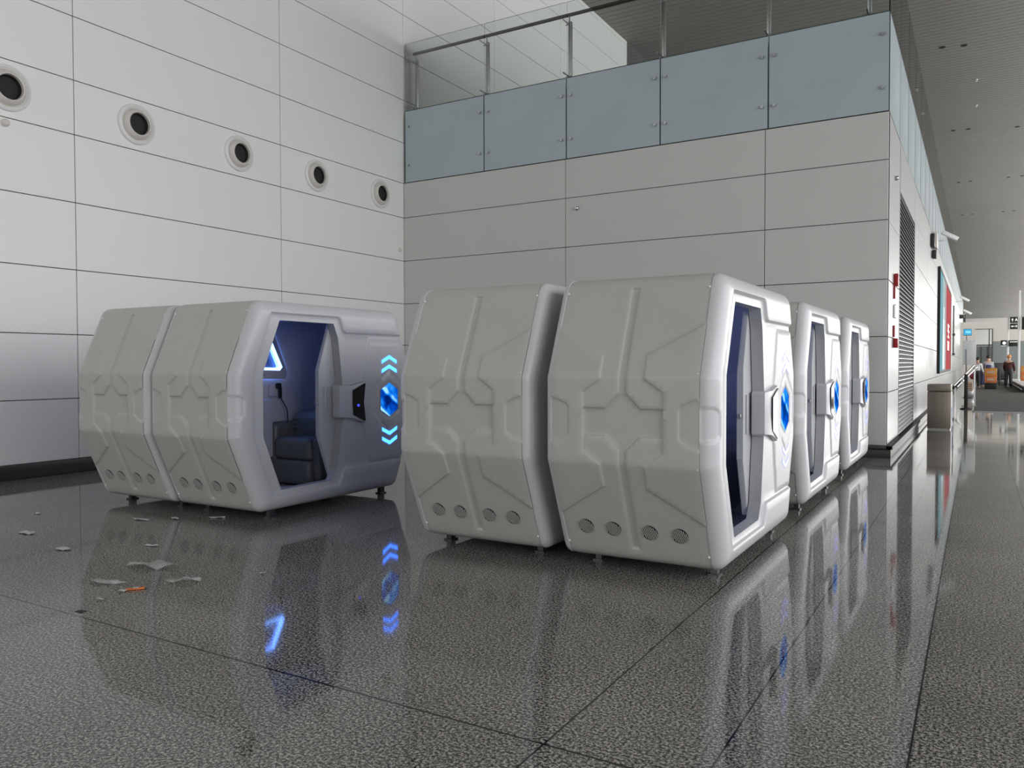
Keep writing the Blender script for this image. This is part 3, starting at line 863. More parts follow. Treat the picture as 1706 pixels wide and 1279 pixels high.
# ------------------------------------------------------------------ litter on the floor
def scrap(x, y, sx, sy, rz, seed, label, m=None, name='paper_scrap', lift=.012, group='scraps of litter on the floor', cat='litter'):
    rnd = random.Random(seed); bm = bmesh.new(); n = 11; ring = []
    for k in range(n):
        t = 2 * math.pi * k / n; r = .7 + .5 * rnd.random()
        ring.append(bm.verts.new((math.cos(t) * sx * r / 2, math.sin(t) * sy * r / 2, .002 + lift * rnd.random())))
    c = bm.verts.new((0, 0, lift * .8))
    for k in range(n): bm.faces.new((ring[k], ring[(k + 1) % n], c))
    g = bmesh.ops.extrude_face_region(bm, geom=bm.faces[:])
    for v in [v for v in g['geom'] if isinstance(v, bmesh.types.BMVert)]: v.co.z += .0015
    o = bm_obj(name, bm, m or M['paper'], None, 30, (x, y, 0)); o.rotation_euler = (0, 0, rz); return tag(o, label, cat, group)
M['paper'] = vary(mat('white_paper', (.55, .55, .53), .6), 20, .05)
def film():
    m = mat('clear_film', (.6, .62, .6), .25); b = m.node_tree.nodes['Principled BSDF']; b.inputs['Alpha'].default_value = .38
    return m
M['film'] = vary(film(), 20, .2)
scrap(-5.28, 3.68, .42, .17, .3, 1, 'crumpled sheet of clear plastic film behind the orange wrapper', M['film'], 'plastic_film', .035)
scrap(-5.17, 3.24, .30, .08, .25, 2, 'thin strip of clear plastic lying beside the orange wrapper', M['film'], 'plastic_film', .02)
scrap(-4.72, 3.54, .24, .10, .7, 3, 'torn clear plastic piece between the film sheet and the dark reflection', M['film'], 'plastic_film', .03)
scrap(-7.33, 3.85, .20, .10, 0, 5, 'pale smudged scrap alone near the photo edge', M['paper'])
scrap(-6.42, 3.66, .14, .09, .3, 6, 'small pale scrap between the wall and the plastic film', M['paper'])
scrap(-7.0, 4.75, .22, .06, .2, 7, 'pale scrap under the vents of the wall-side pod', M['paper'])
scrap(-6.43, 5.18, .20, .05, .6, 8, 'white paper strip in front of the blue-lit pod', M['paper'])
scrap(-6.75, 4.95, .16, .06, -.3, 9, 'curved white scrap beside the paper strip', M['paper'])
scrap(-5.9, 4.1, .12, .05, .3, 10, 'white scrap between the paper strip and the plastic film', M['paper'])
scrap(-4.88, 3.17, .06, .04, .3, 11, 'tiny white bit touching the orange wrapper end', M['paper'])
scrap(-4.83, 2.98, .07, .03, .3, 12, 'tiny white bit in front of the orange wrapper', M['paper'])
scrap(-4.42, 3.95, .05, .03, .3, 13, 'tiny white bit behind the torn clear plastic', M['paper'])
scrap(-8.2, 4.42, .08, .05, 0, 14, 'tiny white bit beside the dark skirting', M['paper'])
wr = empty('snack_wrapper', (-4.845, 3.24, 0), 'small orange snack wrapper with white middle lying on the granite', 'litter', rz=.9)
M['orange'] = vary(mat('orange_foil', (.60, .14, .02), .3), 30, .1)
bm = bmesh.new(); box(bm, -.075, .075, -.018, .018, .001, .016, .006); bm_obj('sleeve', bm, M['orange'], wr, 40)
bm = bmesh.new(); box(bm, -.02, .025, -.0185, .0185, .0165, .0175); bm_obj('label_patch', bm, M['paper'], wr)
for s_ in (-1, 1):
    bm = bmesh.new(); box(bm, min(s_ * .075, s_ * .087), max(s_ * .075, s_ * .087), -.017, .017, .001, .010); bm_obj('end_cap', bm, M['dark'], wr)
wr.scale = (.78, .85, .85)
bm = bmesh.new(); box(bm, -.03, .03, -.02, .02, 0, .003); o = bm_obj('floor_stain', bm, M['black'], None, None, (-4.70, 2.78, 0)); tag(o, 'small black round spot stuck to the floor beside the long joint', 'litter')

# ------------------------------------------------------------------ things on the concourse wall
def thing_box(name, label, cat, loc, parts, group=None):
    r = empty(name, loc, label, cat, group)
    for (pn, b, m, bev) in parts:
        bm = bmesh.new(); box(bm, *b, bev); bm_obj(pn, bm, M[m], r, 40)
    return r
thing_box('fire_alarm', 'red fire alarm box, the upper one on the white wall by the corner', 'alarm', (XC, 14.95, 2.92),
          [('housing', (0, .07, -.08, .08, -.10, .11), 'red', .015), ('bracket', (0, .03, -.12, -.09, -.32, -.05), 'red', 0)])
thing_box('alarm_button', 'red manual alarm box, the lower one on the white wall by the corner', 'alarm', (XC, 14.92, 1.85),
          [('housing', (0, .075, -.08, .08, -.08, .08), 'red', .015), ('bracket', (0, .03, -.12, -.09, .1, .30), 'red', 0)])
thing_box('switch_plate', 'pair of white switch plates between the two red alarm boxes', 'switch', (XC, 14.95, 2.40),
          [('plate', (0, .03, -.12, .02, -.12, .10), 'white', .006), ('plate', (0, .03, .06, .16, -.12, .12), 'white', .006)])
thing_box('junction_box', 'cream electrical boxes mounted high on the wall beside the first camera', 'box', (XC + .012, 27.2, 5.2),
          [('cover', (0.001, .14, -.35, .35, -.22, .24), 'cream', .01), ('terminal', (.0, .10, -.9, -.45, -.25, .12), 'dark', .01), ('terminal', (0, .12, -.2, .1, -.52, -.28), 'dark', .01)])
def cctv(loc, s, label):
    r = empty('security_camera', loc, label, 'camera', 'security cameras on the concourse wall')
    bm = bmesh.new(); tube(bm, [(0, 0, 0), (.30 * s, 0, 0), (.36 * s, 0, .08 * s)], .022 * s, 8); bm_obj('arm', bm, M['white'], r, 40)
    bm = bmesh.new(); box(bm, -.06 * s, .06 * s, -.05 * s, .05 * s, -.05 * s, .05 * s, .01 * s)
    box(bm, -.25 * s, .25 * s, -.07 * s, .07 * s, -.06 * s, .06 * s, .015 * s)
    o = bm_obj('camera_body', bm, M['white'], r, 40); o.location = (.46 * s, 0, .14 * s); o.rotation_euler = (0, .5, .3)
    bm = bmesh.new(); q = lathe(bm, [(0, .05 * s), (.02 * s, .05 * s)], (.25 * s, 0, 0), 'X', 14); bm.faces.new(q[-1]); bm_obj('lens', bm, M['screen'], o, 40)
    return r
cctv((XC, 27.9, 5.30), 1.0, 'white security camera on an arm, first along the concourse wall')
cctv((XC, 55.0, 5.25), 1.1, 'white security camera beyond the lit poster')
cctv((XC, 64.0, 4.95), 1.2, 'white security camera, last and lowest along the concourse wall')
bm = bmesh.new()
for k in range(11):
    th = math.pi * k / 10 * .5
q = lathe(bm, [(-.2, .14), (0, .14), (.08, .11), (.13, .06), (.14, .01)], (0, 0, 0), 'X', 18); bm.faces.new(q[-1])
tag(bm_obj('dome_camera', bm, M['dark'], None, 40, (XC + .2, 68, 5.0)), 'dark dome camera just under the last white security camera', 'camera')

# lit poster
po = empty('light_box', (XC, 37.8, 1.15), 'tall lit advertising light box with a blue-white half and a red half', 'light box')
bm = bmesh.new(); box(bm, 0, .09, -6.4, -6.28, 0, 3.75); box(bm, 0, .09, 6.28, 6.4, 0, 3.75); box(bm, 0, .09, -6.28, 6.28, 0, .09); box(bm, 0, .09, -6.28, 6.28, 3.66, 3.75)
bm_obj('frame', bm, M['black'], po)
def poster_mat():
    m = mat('poster_print', (.5, .5, .5), .25); N, L, b = nodes(m)
    tc = N.new('ShaderNodeTexCoord'); sp = N.new('ShaderNodeSeparateXYZ'); L.new(tc.outputs['Object'], sp.inputs[0])
    rp = N.new('ShaderNodeValToRGB'); e = rp.color_ramp.elements; rp.color_ramp.interpolation = 'LINEAR'
    e[0].position = 0; e[0].color = (.16, .58, .74, 1); e[1].position = 1; e[1].color = (.62, .06, .07, 1)
    for p, c in ((.16, (.22, .52, .58, 1)), (.28, (.75, .80, .78, 1)), (.38, (.35, .46, .46, 1)), (.46, (.85, .84, .80, 1)), (.475, (.62, .07, .08, 1))):
        x = e.new(p); x.color = c
    nz = N.new('ShaderNodeTexNoise'); nz.inputs['Scale'].default_value = .8; L.new(tc.outputs['Object'], nz.inputs['Vector'])
    mr = N.new('ShaderNodeMapRange'); mr.inputs[1].default_value = -6.3; mr.inputs[2].default_value = 6.3; L.new(sp.outputs[1], mr.inputs[0])
    ma = N.new('ShaderNodeMath'); ma.operation = 'MULTIPLY_ADD'; ma.inputs[1].default_value = .06; L.new(nz.outputs['Fac'], ma.inputs[0]); 
    sub = N.new('ShaderNodeMath'); sub.operation = 'ADD'; sub.inputs[1].default_value = -.03; L.new(mr.outputs[0], sub.inputs[0]); L.new(sub.outputs[0], ma.inputs[2])
    L.new(ma.outputs[0], rp.inputs[0]); L.new(rp.outputs[0], b.inputs['Emission Color']); b.inputs['Emission Strength'].default_value = .72
    b.inputs['Base Color'].default_value = (.05, .05, .05, 1); b.inputs['IOR'].default_value = 1.0; b.inputs['Specular IOR Level'].default_value = 0
    return m
M['poster'] = poster_mat()
bm = bmesh.new(); box(bm, .02, .078, -6.28, 6.28, .09, 3.66); bm_obj('poster_panel', bm, M['poster'], po)
M['glyph'] = mat('lit_lettering', (.9, .88, .85), .4, emit=(1, .93, .9), estr=.8)
M['figure'] = mat('lit_figure', (.3, .35, .35), .4, emit=(.25, .32, .34), estr=.6)
# large pale characters on the red half
def glyph(name, y0, z0, w, h, strokes, m='glyph'):
    bm = bmesh.new()
    for (a, b, c, d) in strokes: box(bm, .078, .081, y0 + a * w, y0 + b * w, z0 + c * h, z0 + d * h)
    return bm_obj(name, bm, M[m], po)
glyph('lettering', 1.9, 1.5, 1.9, .6, [(0, 1, .85, 1), (0, 1, .42, .57), (0, 1, 0, .15), (.4, .55, 0, 1), (.05, .2, .42, 1)])
glyph('lettering', 1.9, .95, 1.9, .40, [(0, .15, 0, 1), (.85, 1, 0, 1), (0, 1, .85, 1), (.3, .7, .4, .55), (.2, .85, 0, .14), (.45, .58, 0, .8)])
glyph('figure_print', -3.6, .15, 1.8, 2.4, [(0, 1, 0, .55), (.15, .85, .55, .8), (.35, .65, .8, 1)], 'figure')

# grey conduit on the wall beyond the poster
cd = empty('wall_conduit', (XC, 50, 2.0), 'thin dark vertical pipe with two clamps on the wall beyond the poster', 'pipe')
bm = bmesh.new(); tube(bm, [(.06, 0, 0), (.06, 0, 2.7)], .04, 8); bm_obj('pipe', bm, M['foot'], cd, 40)
for z in (.02, 1.1):
    bm = bmesh.new(); box(bm, 0, .14, -.1, .1, z - .06, z + .06, .02); bm_obj('clamp', bm, M['foot'], cd, 40)

# cabinet / bin
bn = empty('waste_cabinet', (-.76, 20.35, 0), 'brown metal waste cabinet with hood standing beside the poster wall', 'bin')
M['brownmetal'] = vary(mat('brushed_brown_metal', (.30, .26, .22), .38, metal=.55), 8, .12, .05, stretch=(1, 1, .08))
bm = bmesh.new(); box(bm, -.235, .235, 0, .75, .03, .86, .006); bm_obj('body', bm, M['brownmetal'], bn, 40)
bm = bmesh.new(); box(bm, -.24, .24, -.01, .76, .875, 1.03, .012); bm_obj('hood', bm, M['brownmetal'], bn, 40)
bm = bmesh.new(); box(bm, -.225, .225, .01, .74, 0, .03); bm_obj('plinth', bm, M['steel'], bn)
bm = bmesh.new(); box(bm, .235, .245, .05, .70, .05, .85); bm_obj('side_label', bm, M['white'], bn)
M['blue'] = vary(mat('blue_print', (.03, .16, .52), .4), 6, .05)
bm = bmesh.new(); box(bm, .245, .248, .25, .60, .06, .50); bm_obj('blue_patch', bm, M['blue'], bn)

# ------------------------------------------------------------------ security area down the concourse
thing_box('floor_mat', 'large dark carpet on the concourse floor before the checkpoint', 'mat', (.85, 50, 0),
          [('carpet', (-.96, 2.0, -21.4, 20, .004, .016), 'mat', 0), ('edge_trim', (-.98, 2.0, -21.7, -21.4, 0, .02), 'steel', 0), ('edge_trim', (-1.0, -.96, -21.7, 20, 0, .02), 'steel', 0)])
def on_y(y): return y
bb = empty('partition_board', (-.28, 32, 0), 'tall white board on thin legs beside the concourse wall', 'board')
bm = bmesh.new(); box(bm, -.20, .21, -.02, .02, 1.46, 2.31, .006); bm_obj('panel', bm, M['white'], bb, 40)
bm = bmesh.new(); box(bm, .175, .205, -.02, .02, 0, 1.46); bm_obj('leg', bm, M['white'], bb)
bm = bmesh.new(); box(bm, -.20, -.17, -.02, .02, 0, 1.46); bm_obj('leg', bm, M['white'], bb)
bm = bmesh.new(); box(bm, -.22, .23, -.15, .15, 0, .03); bm_obj('base', bm, M['steel'], bb)
bm = bmesh.new(); tube(bm, [(-.095, -.04, 1.1), (-.095, -.04, 2.0)], .008, 6); bm_obj('thin_rod', bm, M['black'], bb)
tv = empty('display_screen', (-.42, 40, 0), 'small blue lit display screen on a thin pole', 'screen')
bm = bmesh.new(); box(bm, -.16, .16, -.03, .03, 2.73, 3.02, .008); o = bm_obj('housing', bm, M['dark'], tv, 40)
M['tv'] = mat('screen_blue', (.05, .3, .5), .3, emit=(.03, .32, .55), estr=.9)
M['tvl'] = mat('screen_text', (.2, .6, .8), .3, emit=(.25, .75, 1), estr=.9)
bm = bmesh.new(); box(bm, -.15, .15, -.035, -.03, 2.745, 3.005); bm_obj('screen', bm, M['tv'], tv)
bm = bmesh.new(); 
for i in range(4): box(bm, -.07 + i * .05, -.035 + i * .05, -.039, -.035, 2.83, 2.93)
bm_obj('screen_text', bm, M['tvl'], tv)
bm = bmesh.new(); tube(bm, [(-.03, 0, .03), (-.03, 0, 2.75)], .022, 8); bm_obj('pole', bm, M['foot'], tv, 40)
bm = bmesh.new(); box(bm, -.2, .2, -.2, .2, 0, .03, .01); bm_obj('base', bm, M['foot'], tv, 40)
bp = empty('barrier_post', (-.34, 30, 0), 'thick black barrier post at the near corner of the dark carpet', 'post')
bm = bmesh.new(); box(bm, -.055, .055, -.05, .05, .03, 1.15, .015); bm_obj('pole', bm, M['black'], bp, 40)
bm = bmesh.new(); q = lathe(bm, [(0, .17), (.03, .17), (.05, .06)], (0, 0, 0), 'Z', 24); bm.faces.new(q[0]); bm.faces.new(q[-1]); bm_obj('base', bm, M['black'], bp, 40)
# inclined rail
ra = empty('inclined_conveyor', (-.75, 34, 0), 'sloping steel feed rail with dark roller end beside the checkpoint counter', 'rail')
bm = bmesh.new(); v = [(-.04, 0, .62), (.62, 2.5, 1.43)]
tube(bm, [(-.04, 0, .66), (.60, 1.5, 1.43)], .035, 8); tube(bm, [(.06, 0, .62), (.70, 1.5, 1.37)], .035, 8); bm_obj('side_rail', bm, M['steel'], ra, 40)
bm = bmesh.new(); tube(bm, [(-.05, 0, .58), (.16, .35, .78)], .06, 10); bm_obj('roller', bm, M['dark'], ra, 40)
bm = bmesh.new(); tube(bm, [(.0, 0, 0), (.0, 0, .6)], .02, 8); tube(bm, [(.62, 1.5, 0), (.62, 1.5, 1.38)], .02, 8); bm_obj('leg', bm, M['steel'], ra, 40)
ct = empty('checkpoint_counter', (-.28, 42, 0), 'narrow counter with stacked tan trays between rail and dark carpet', 'counter')
M['tan'] = vary(mat('tan_tray', (.45, .33, .24), .5), 6, .08)
bm = bmesh.new(); box(bm, -.20, .10, -1.2, 4, 0, .30, .01); bm_obj('body', bm, M['steel'], ct, 40)
bm = bmesh.new()
for i in range(4): box(bm, -.19, .08, -1.1, 1.5, .30 + i * .09, .375 + i * .09, .01)
bm_obj('tray_stack', bm, M['tan'], ct, 40)
# red bags
M['crimson'] = vary(mat('crimson_cloth', (.28, .02, .05), .7), 8, .25)
bm = bmesh.new(); bmesh.ops.create_icosphere(bm, subdivisions=3, radius=1)
for v in bm.verts:
    k = 1 + .12 * math.sin(v.co.x * 7 + v.co.z * 5) * math.cos(v.co.y * 6); v.co = Vector((v.co.x * .26 * k, v.co.y * .22, max(v.co.z, -.75) * .22 * k + .165))
tag(bm_obj('red_bag', bm, M['crimson'], None, 60, (-.25, 62, .453)), 'round crimson bag on a stand beside the standing people', 'bag')
thing_box('bag_stand', 'low grey stand that carries the crimson bag', 'stand', (-.25, 62, 0), [('top', (-.3, .3, -.25, .25, .42, .45), 'steel', 0), ('leg', (-.05, .05, -.05, .05, 0, .42), 'steel', 0)])
# crates
M['amber'] = vary(mat('amber_plastic', (.55, .24, .05), .45), 5, .1); M['amber2'] = vary(mat('red_amber_plastic', (.55, .16, .05), .45), 5, .1)
def crate(x, y, z, w, h, m, label):
    r = empty('crate', (x, y, z), label, 'crate')
    bm = bmesh.new(); box(bm, -w / 2, w / 2, -.4, .4, 0, h, .02); 
    bm_obj('body', bm, M[m], r, 40)
    bm = bmesh.new(); box(bm, -w / 2 - .02, w / 2 + .02, -.42, .42, h - .06, h, .01); bm_obj('rim', bm, M[m], r, 40)
    bm = bmesh.new(); box(bm, -w * .3, w * .3, -.412, -.40, h * .3, h * .6); bm_obj('grip_label', bm, M['tan'], r)
thing_box('crate_trolley', 'low dark trolley on the carpet carrying two stacked orange crates', 'trolley', (.63, 54, .016), [('deck', (-.34, .34, -.42, .42, .30, .36), 'dark', .01), ('base', (-.30, .30, -.38, .38, 0, .30), 'black', .01)])
crate(.63, 54, .378, .60, .43, 'amber2', 'orange crate on the low trolley, the lower of two')
crate(.63, 54, .810, .60, .42, 'amber', 'amber crate on top of the orange one on the trolley')
crate(2.68, 60.6, .38, .62, .55, 'amber2', 'brown-orange crate on the pale counter, the lower of two')
crate(2.68, 60.6, .93, .62, .40, 'amber', 'amber crate on top of the brown one on the pale counter')
thing_box('pale_counter', 'long pale counter with dark edge stripes right of the dark carpet', 'counter', (2.5, 60, 0),
          [('top', (-.55, 1.4, -12, 8, .33, .38), 'white', .01), ('body', (-.45, 1.4, -11.8, 8, 0, .33), 'dark', .01), ('edge_rail', (-.62, -.56, -12, 8, .16, .20), 'steel', 0)])
# poles and signs
for x, zt, l in ((1.63, 4.45, 'shorter slim white sign pole beside the arrow sign'), (2.23, 6.15, 'taller slim white pole at the photo edge')):
    r = empty('sign_pole', (x, 59.9, .381 if x > 2 else 0), l, 'pole')
    bm = bmesh.new(); box(bm, -.06, .06, -.06, .06, .02, zt - (.38 if x > 2 else 0), .01); bm_obj('post', bm, M['white'], r, 40)
    bm = bmesh.new(); box(bm, -.12, .12, -.12, .12, 0, .02, .004); bm_obj('base', bm, M['white'], r, 40)
M['sign_white'] = mat('sign_lettering', (.8, .8, .8), .4, emit=(1, 1, 1), estr=.5)
def sign(x, z, w, h, label, glyphs, y=59.78):
    r = empty('hanging_sign', (x, y, z), label, 'sign')
    bm = bmesh.new(); box(bm, -w / 2, w / 2, -.04, .04, -h / 2, h / 2, .01); bm_obj('panel', bm, M['black'], r, 40)
    bm = bmesh.new()
    for g in glyphs:
        if g[0] == 'p': poly_prism(bm, g[1], lambda p: (p[0], -.041, p[1]), lambda p: (p[0], -.046, p[1]))
        else:
            _, cx_, cz_, rr_ = g; q = lathe(bm, [(-.041, rr_), (-.046, rr_)], (cx_, 0, cz_), 'Y', 18); bm.faces.new(q[-1])
    bm_obj('lettering', bm, M['sign_white'], r)
    bm = bmesh.new()
    px = (1.63, 2.23)[x > 2.3] - x
    for zz in (-.3, .3): box(bm, min(px, 0), max(px, 0), .04, .06, zz * h - .01, zz * h + .01)
    bm_obj('bracket', bm, M['steel'], r)
up = [(-.02, -.10), (.02, -.10), (.02, .02), (.07, .02), (0, .10), (-.07, .02), (-.02, .02)]
def mv(p, dx, dz, rot=0): return [(x * math.cos(rot) - z * math.sin(rot) + dx, x * math.sin(rot) + z * math.cos(rot) + dz) for x, z in p]
Aglyph = [(-.06, -.09), (-.03, -.09), (-.015, -.03), (.04, -.03), (.055, -.09), (.085, -.09), (.03, .09), (-.005, .09)]
sign(1.93, 4.28, .42, .38, 'black sign with a white upward arrow and letter, upper of the pair', [('p', mv(up, -.08, 0)), ('p', mv(Aglyph, .11, 0))])
sign(1.93, 3.87, .42, .36, 'black sign with a white sideways arrow, lower of the pair', [('p', mv(up, -.06, 0, math.pi / 2)), ('p', [(.08, -.05), (.18, -.05), (.18, -.02), (.08, -.02)]), ('p', [(.08, .02), (.18, .02), (.18, .06), (.08, .06)])])
sign(1.39, 2.79, .34, .40, 'black sign with a round white disc', [('c', .03, .02, .10), ('p', [(-.15, -.17), (.15, -.17), (.15, -.14), (-.15, -.14)])])
sign(1.91, 2.79, .46, .39, 'black sign with one line of small white lettering', [('p', [(-.18 + i * .07, .06), (-.135 + i * .07, .06), (-.135 + i * .07, .12), (-.18 + i * .07, .12)]) for i in range(6)])
sign(2.60, 4.05, .50, .80, 'black sign panel cut by the photo edge behind the taller pole', [('p', [(-.1, .1), (.1, .1), (.1, .14), (-.1, .14)])])
# far partition with doorway
bm = bmesh.new(); box(bm, XC, -.22, 75, 75.2, 0, 4.9); box(bm, -.22, 1.0, 75, 75.2, 4.32, 4.9); box(bm, 1.0, 6, 75, 75.2, 3.3, 4.9)
struct(bm_obj('wall_partition', bm, M['cream']))
bm = bmesh.new(); box(bm, 1.0, 6, 75.02, 75.18, 0, 3.3)
struct(bm_obj('wall_partition_glazed', bm, M['glassy']))
bm = bmesh.new(); box(bm, .70, .78, 74.9, 75.0, 0, 4.32); box(bm, .92, 1.0, 74.9, 75.0, 0, 4.32); box(bm, -.22, .95, 74.9, 75.0, 2.95, 3.05); box(bm, -.22, .95, 74.9, 75.0, 4.27, 4.32)
struct(bm_obj('door_1', bm, M['foot']))
bm = bmesh.new(); box(bm, -1.5, 3.5, 79, 79.2, 0, 3.0)
for i in range(9): box(bm, -1.3 + i * .5, -1.27 + i * .5, 78.95, 79, 0, 3.0, 0, 1)
struct(bm_obj('wall_inner', bm, [M['glassy'], M['foot']]))
thing_box('scanner_machine', 'dark grey screening machine before the glazed partition', 'machine', (1.35, 70.5, 0),
          [('housing', (-.45, .5, -.6, .6, .5, 1.55), 'foot', .05), ('belt', (-.5, .6, -1.6, .8, .35, .5), 'dark', .02), ('stand', (-.4, .5, -.6, .6, 0, .35), 'steel', .01)])
for x, y_, l in ((1.24, 63, 'thin black queue post by the crates'), (1.60, 63.5, 'stout black queue post by the pale counter')):
    r = empty('queue_post', (x, y_, 0), l, 'post')
    bm = bmesh.new(); tube(bm, [(0, 0, .02), (0, 0, 1.1)], .045 if x < 1.5 else .08, 10); bm_obj('pole', bm, M['black'], r, 40)
    bm = bmesh.new(); q = lathe(bm, [(0, .18), (.02, .18), (.03, .05)], (0, 0, 0), 'Z', 20); bm.faces.new(q[0]); bm.faces.new(q[-1]); bm_obj('base', bm, M['black'], r, 40)
# ceiling downlights in pairs
dl = [(-1.25, 33.1), (-.57, 33.3), (-1.2, 45.1), (-.55, 45.2), (1.52, 46.0), (1.49, 58.1), (-1.2, 58.1), (-.55, 58.1), (2.2, 46.0), (2.2, 58.1), (-1.2, 71), (-.55, 71), (1.5, 71), (2.2, 71)]
rows = {33: 'first', 45: 'second', 46: 'second', 58: 'third', 71: 'fourth'}
for x, y_ in dl:
    bm = bmesh.new(); q = lathe(bm, [(0, .11), (-.012, .11), (-.014, .09), (-.002, .085)], (0, 0, 0), 'Z', 20); bm.faces.new(q[-1])
    pos = 'next to the wall' if x < -1 else 'second from the wall' if x < 0 else 'third from the wall' if x < 2 else 'fourth from the wall'
    tag(bm_obj('downlight', bm, M['black'], None, 40, (x, y_, ZTOP)), 'dark round ceiling downlight, ' + rows[int(y_)] + ' row from the viewer, ' + pos, 'ceiling light', 'downlights in pairs in the slatted ceiling')
for x, y_, l in ((-.18, 37.5, 'pale speck-like sprinkler head on the ceiling, nearer of two'), (-.19, 41.2, 'pale sprinkler head on the ceiling behind the first one')):
    bm = bmesh.new(); q = lathe(bm, [(0, .05), (-.03, .05), (-.05, .02), (-.09, .045)], (0, 0, 0), 'Z', 12); bm.faces.new(q[-1])
    tag(bm_obj('sprinkler', bm, M['white'], None, 40, (x, y_, ZTOP)), l, 'sprinkler')

# ------------------------------------------------------------------ people far down the concourse
M['skin'] = vary(mat('skin', (.50, .32, .24), .5), 9, .05); M['hair'] = vary(mat('dark_hair', (.015, .012, .01), .5), 9, .1)
M['hair_o'] = vary(mat('orange_hair', (.55, .25, .08), .6), 9, .1)
M['shirt_w'] = vary(mat('white_shirt', (.62, .63, .64), .7), 6, .05); M['shirt_g'] = vary(mat('grey_jacket', (.38, .39, .42), .7), 6, .06)
M['trous'] = vary(mat('black_trousers', (.02, .022, .025), .8), 6, .1); M['navy'] = vary(mat('navy_cloth', (.04, .04, .10), .8), 6, .1); M['maroon'] = vary(mat('maroon_cloth', (.05, .010, .012), .8), 6, .1)
def skin_mesh(name, verts, edges, radii, m, parent, root_i=0):
    me = bpy.data.meshes.new(name); me.from_pydata(verts, edges, []); o = bpy.data.objects.new(name, me); C.objects.link(o)
    md = o.modifiers.new('skin', 'SKIN'); md.use_smooth_shade = True
    for i, r in enumerate(radii): me.skin_vertices[0].data[i].radius = (r, r)
    me.skin_vertices[0].data[root_i].use_root = True
    o.modifiers.new('sub', 'SUBSURF').levels = 1
    dg = bpy.context.evaluated_depsgraph_get(); dg.update()
    nm = bpy.data.meshes.new_from_object(o.evaluated_get(dg)); o.modifiers.clear(); o.data = nm
    nm.materials.clear(); nm.materials.append(m)
    for p in nm.polygons: p.use_smooth = True
    o.parent = parent; return o
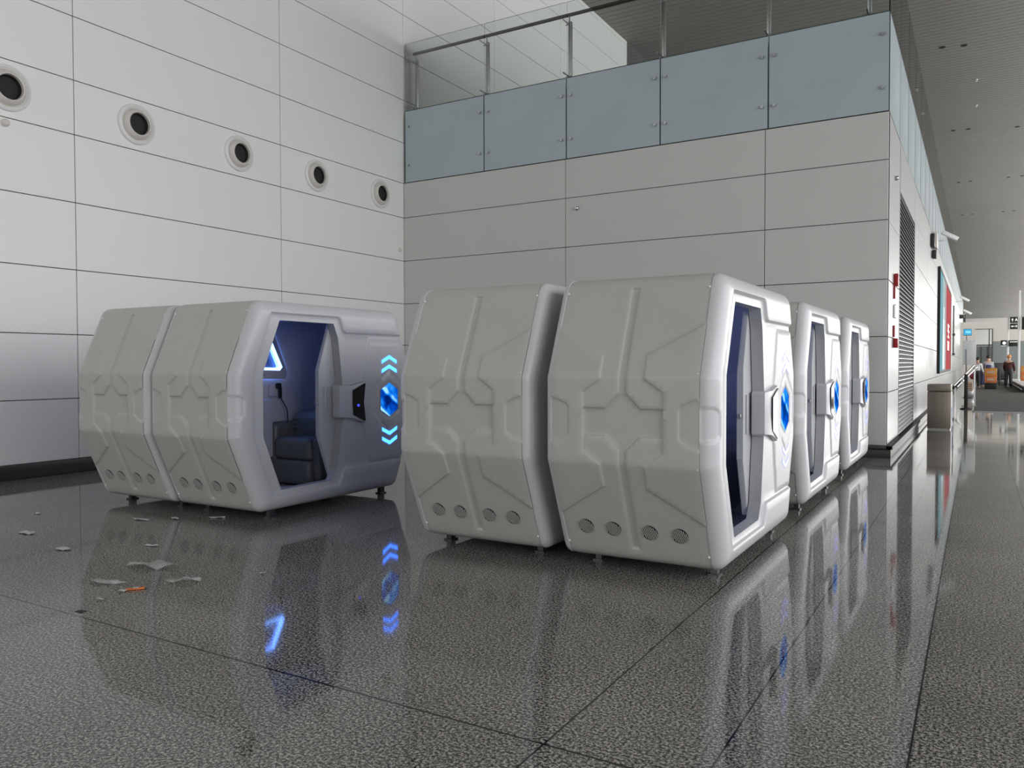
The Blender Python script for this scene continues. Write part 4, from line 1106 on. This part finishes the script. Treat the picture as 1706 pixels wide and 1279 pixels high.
def person(loc, rz, label, lean, top, legs, hair, sitting=False, s=1.0):
    root = empty('person', loc, label, 'person', None, rz); root.scale = (s, s, s)
    hz = .92; ly = -math.sin(lean); lz = math.cos(lean)
    sh = (0, ly * .50, hz + lz * .50); nk = (0, ly * .58, hz + lz * .58); hd = (0, ly * .62 - .02, hz + lz * .72); ht = (0, ly * .62 - .03, hz + lz * .82)
    V = [(0, 0, hz), (0, ly * .25, hz + lz * .25), sh, nk, hd, ht]; E_ = [(0, 1), (1, 2), (2, 3), (3, 4), (4, 5)]; R = [.14, .13, .12, .055, .09, .075]
    for sg in (-1, 1):
        b = len(V); hipx = sg * .09
        V += [(hipx, 0, hz - .08), (sg * .10, -.03, .50), (sg * .11, .02, .09), (sg * .12, -.12, .045)]; E_ += [(0, b), (b, b + 1), (b + 1, b + 2), (b + 2, b + 3)]; R += [.095, .07, .045, .035]
        b = len(V); sx = sg * .19
        V += [(sx, sh[1], sh[2] - .02), (sg * .24, sh[1] - .04, sh[2] - .30), (sg * .22, sh[1] - .20, sh[2] - .50), (sg * .21, sh[1] - .25, sh[2] - .56)]
        E_ += [(2, b), (b, b + 1), (b + 1, b + 2), (b + 2, b + 3)]; R += [.06, .045, .034, .03]
        h = len(V) - 1
        for f in range(5):
            b = len(V); a = (f - 2) * .014
            p = Vector(V[h]); L = (.05, .085, .095, .088, .07)[f]
            if f == 0: V += [tuple(p + Vector((-sg * .03, -.02, -.01))), tuple(p + Vector((-sg * .04, -.045, -.03)))]
            else: V += [tuple(p + Vector((a, -.02, -.03))), tuple(p + Vector((a * 1.2, -.035, -.03 - L * .6)))]
            E_ += [(h, b), (b, b + 1)]; R += [.010, .008]
    body = skin_mesh('body', V, E_, R, M['skin'], root)
    # clothing shells
    def shell(name, idx, grow, m):
        mp = {i: k for k, i in enumerate(idx)}
        return skin_mesh(name, [V[i] for i in idx], [(mp[a], mp[b]) for a, b in E_ if a in mp and b in mp], [R[i] + grow + (.045 if i in (0, 1) and name == 'shirt' else 0) for i in idx], m, root)
    arm1 = 10; arm2 = 10 + 14 + 4
    a1 = [10, 11, 12]; a2 = [10 + 18, 11 + 18, 12 + 18]
    shell('shirt', [0, 1, 2] + a1 + a2, .022, M[top])
    l1 = [6, 7, 8]; l2 = [6 + 18, 7 + 18, 8 + 18]
    shell('trousers', [0, 1] + l1 + l2, .024, M[legs])
    bm = bmesh.new(); bmesh.ops.create_icosphere(bm, subdivisions=3, radius=.105)
    for v in list(bm.verts):
        if v.co.y < -.03 and v.co.z < .045: v.co.y = -.03 + (v.co.y + .03) * .2
    for v in bm.verts: v.co += Vector((0, ht[1] + .022, ht[2] - .015))
    bm_obj('hair', bm, M[hair], root, 60)
    bm = bmesh.new()
    for sg in (-1, 1):
        for c_, r_ in (((sg * .033, hd[1] - .095, hd[2] + .045), .010), ((sg * .092, hd[1] - .005, hd[2] + .02), .018)):
            q = bmesh.ops.create_icosphere(bm, subdivisions=1, radius=r_)
            for v in q['verts']: v.co += Vector(c_)
    q = bmesh.ops.create_icosphere(bm, subdivisions=1, radius=.014)
    for v in q['verts']: v.co += Vector((0, hd[1] - .105, hd[2] + .005))
    bm_obj('face_features', bm, M['skin'], root, 60)
    return root
p1 = person((-.08, 56.0, 0), 2.6, 'person in white top and black trousers standing beside the tall board', .15, 'shirt_w', 'trous', 'hair', s=1.05)
p2 = person((.24, 58.2, 0), 1.2, 'person in grey top bending forward between two others', .55, 'shirt_g', 'navy', 'hair', s=1.12)
p3 = person((.55, 56.4, 0), 3.3, 'person with pale jacket and dark backpack strap, beside the queue of crates', .25, 'shirt_g', 'navy', 'hair', s=1.12)
bm = bmesh.new(); box(bm, -.14, .14, .10, .28, 1.0, 1.42, .05); o = bm_obj('backpack', bm, M['navy'], None, 60, (.52, 56.40, 0)); tag(o, 'dark backpack worn by the person in the pale jacket', 'backpack')
o.rotation_euler = (0, 0, 3.3)
p4 = person((1.60, 57.0, 0), 2.9, 'person with orange hair and dark maroon clothes behind the sign pole', .1, 'maroon', 'trous', 'hair_o', s=1.12)
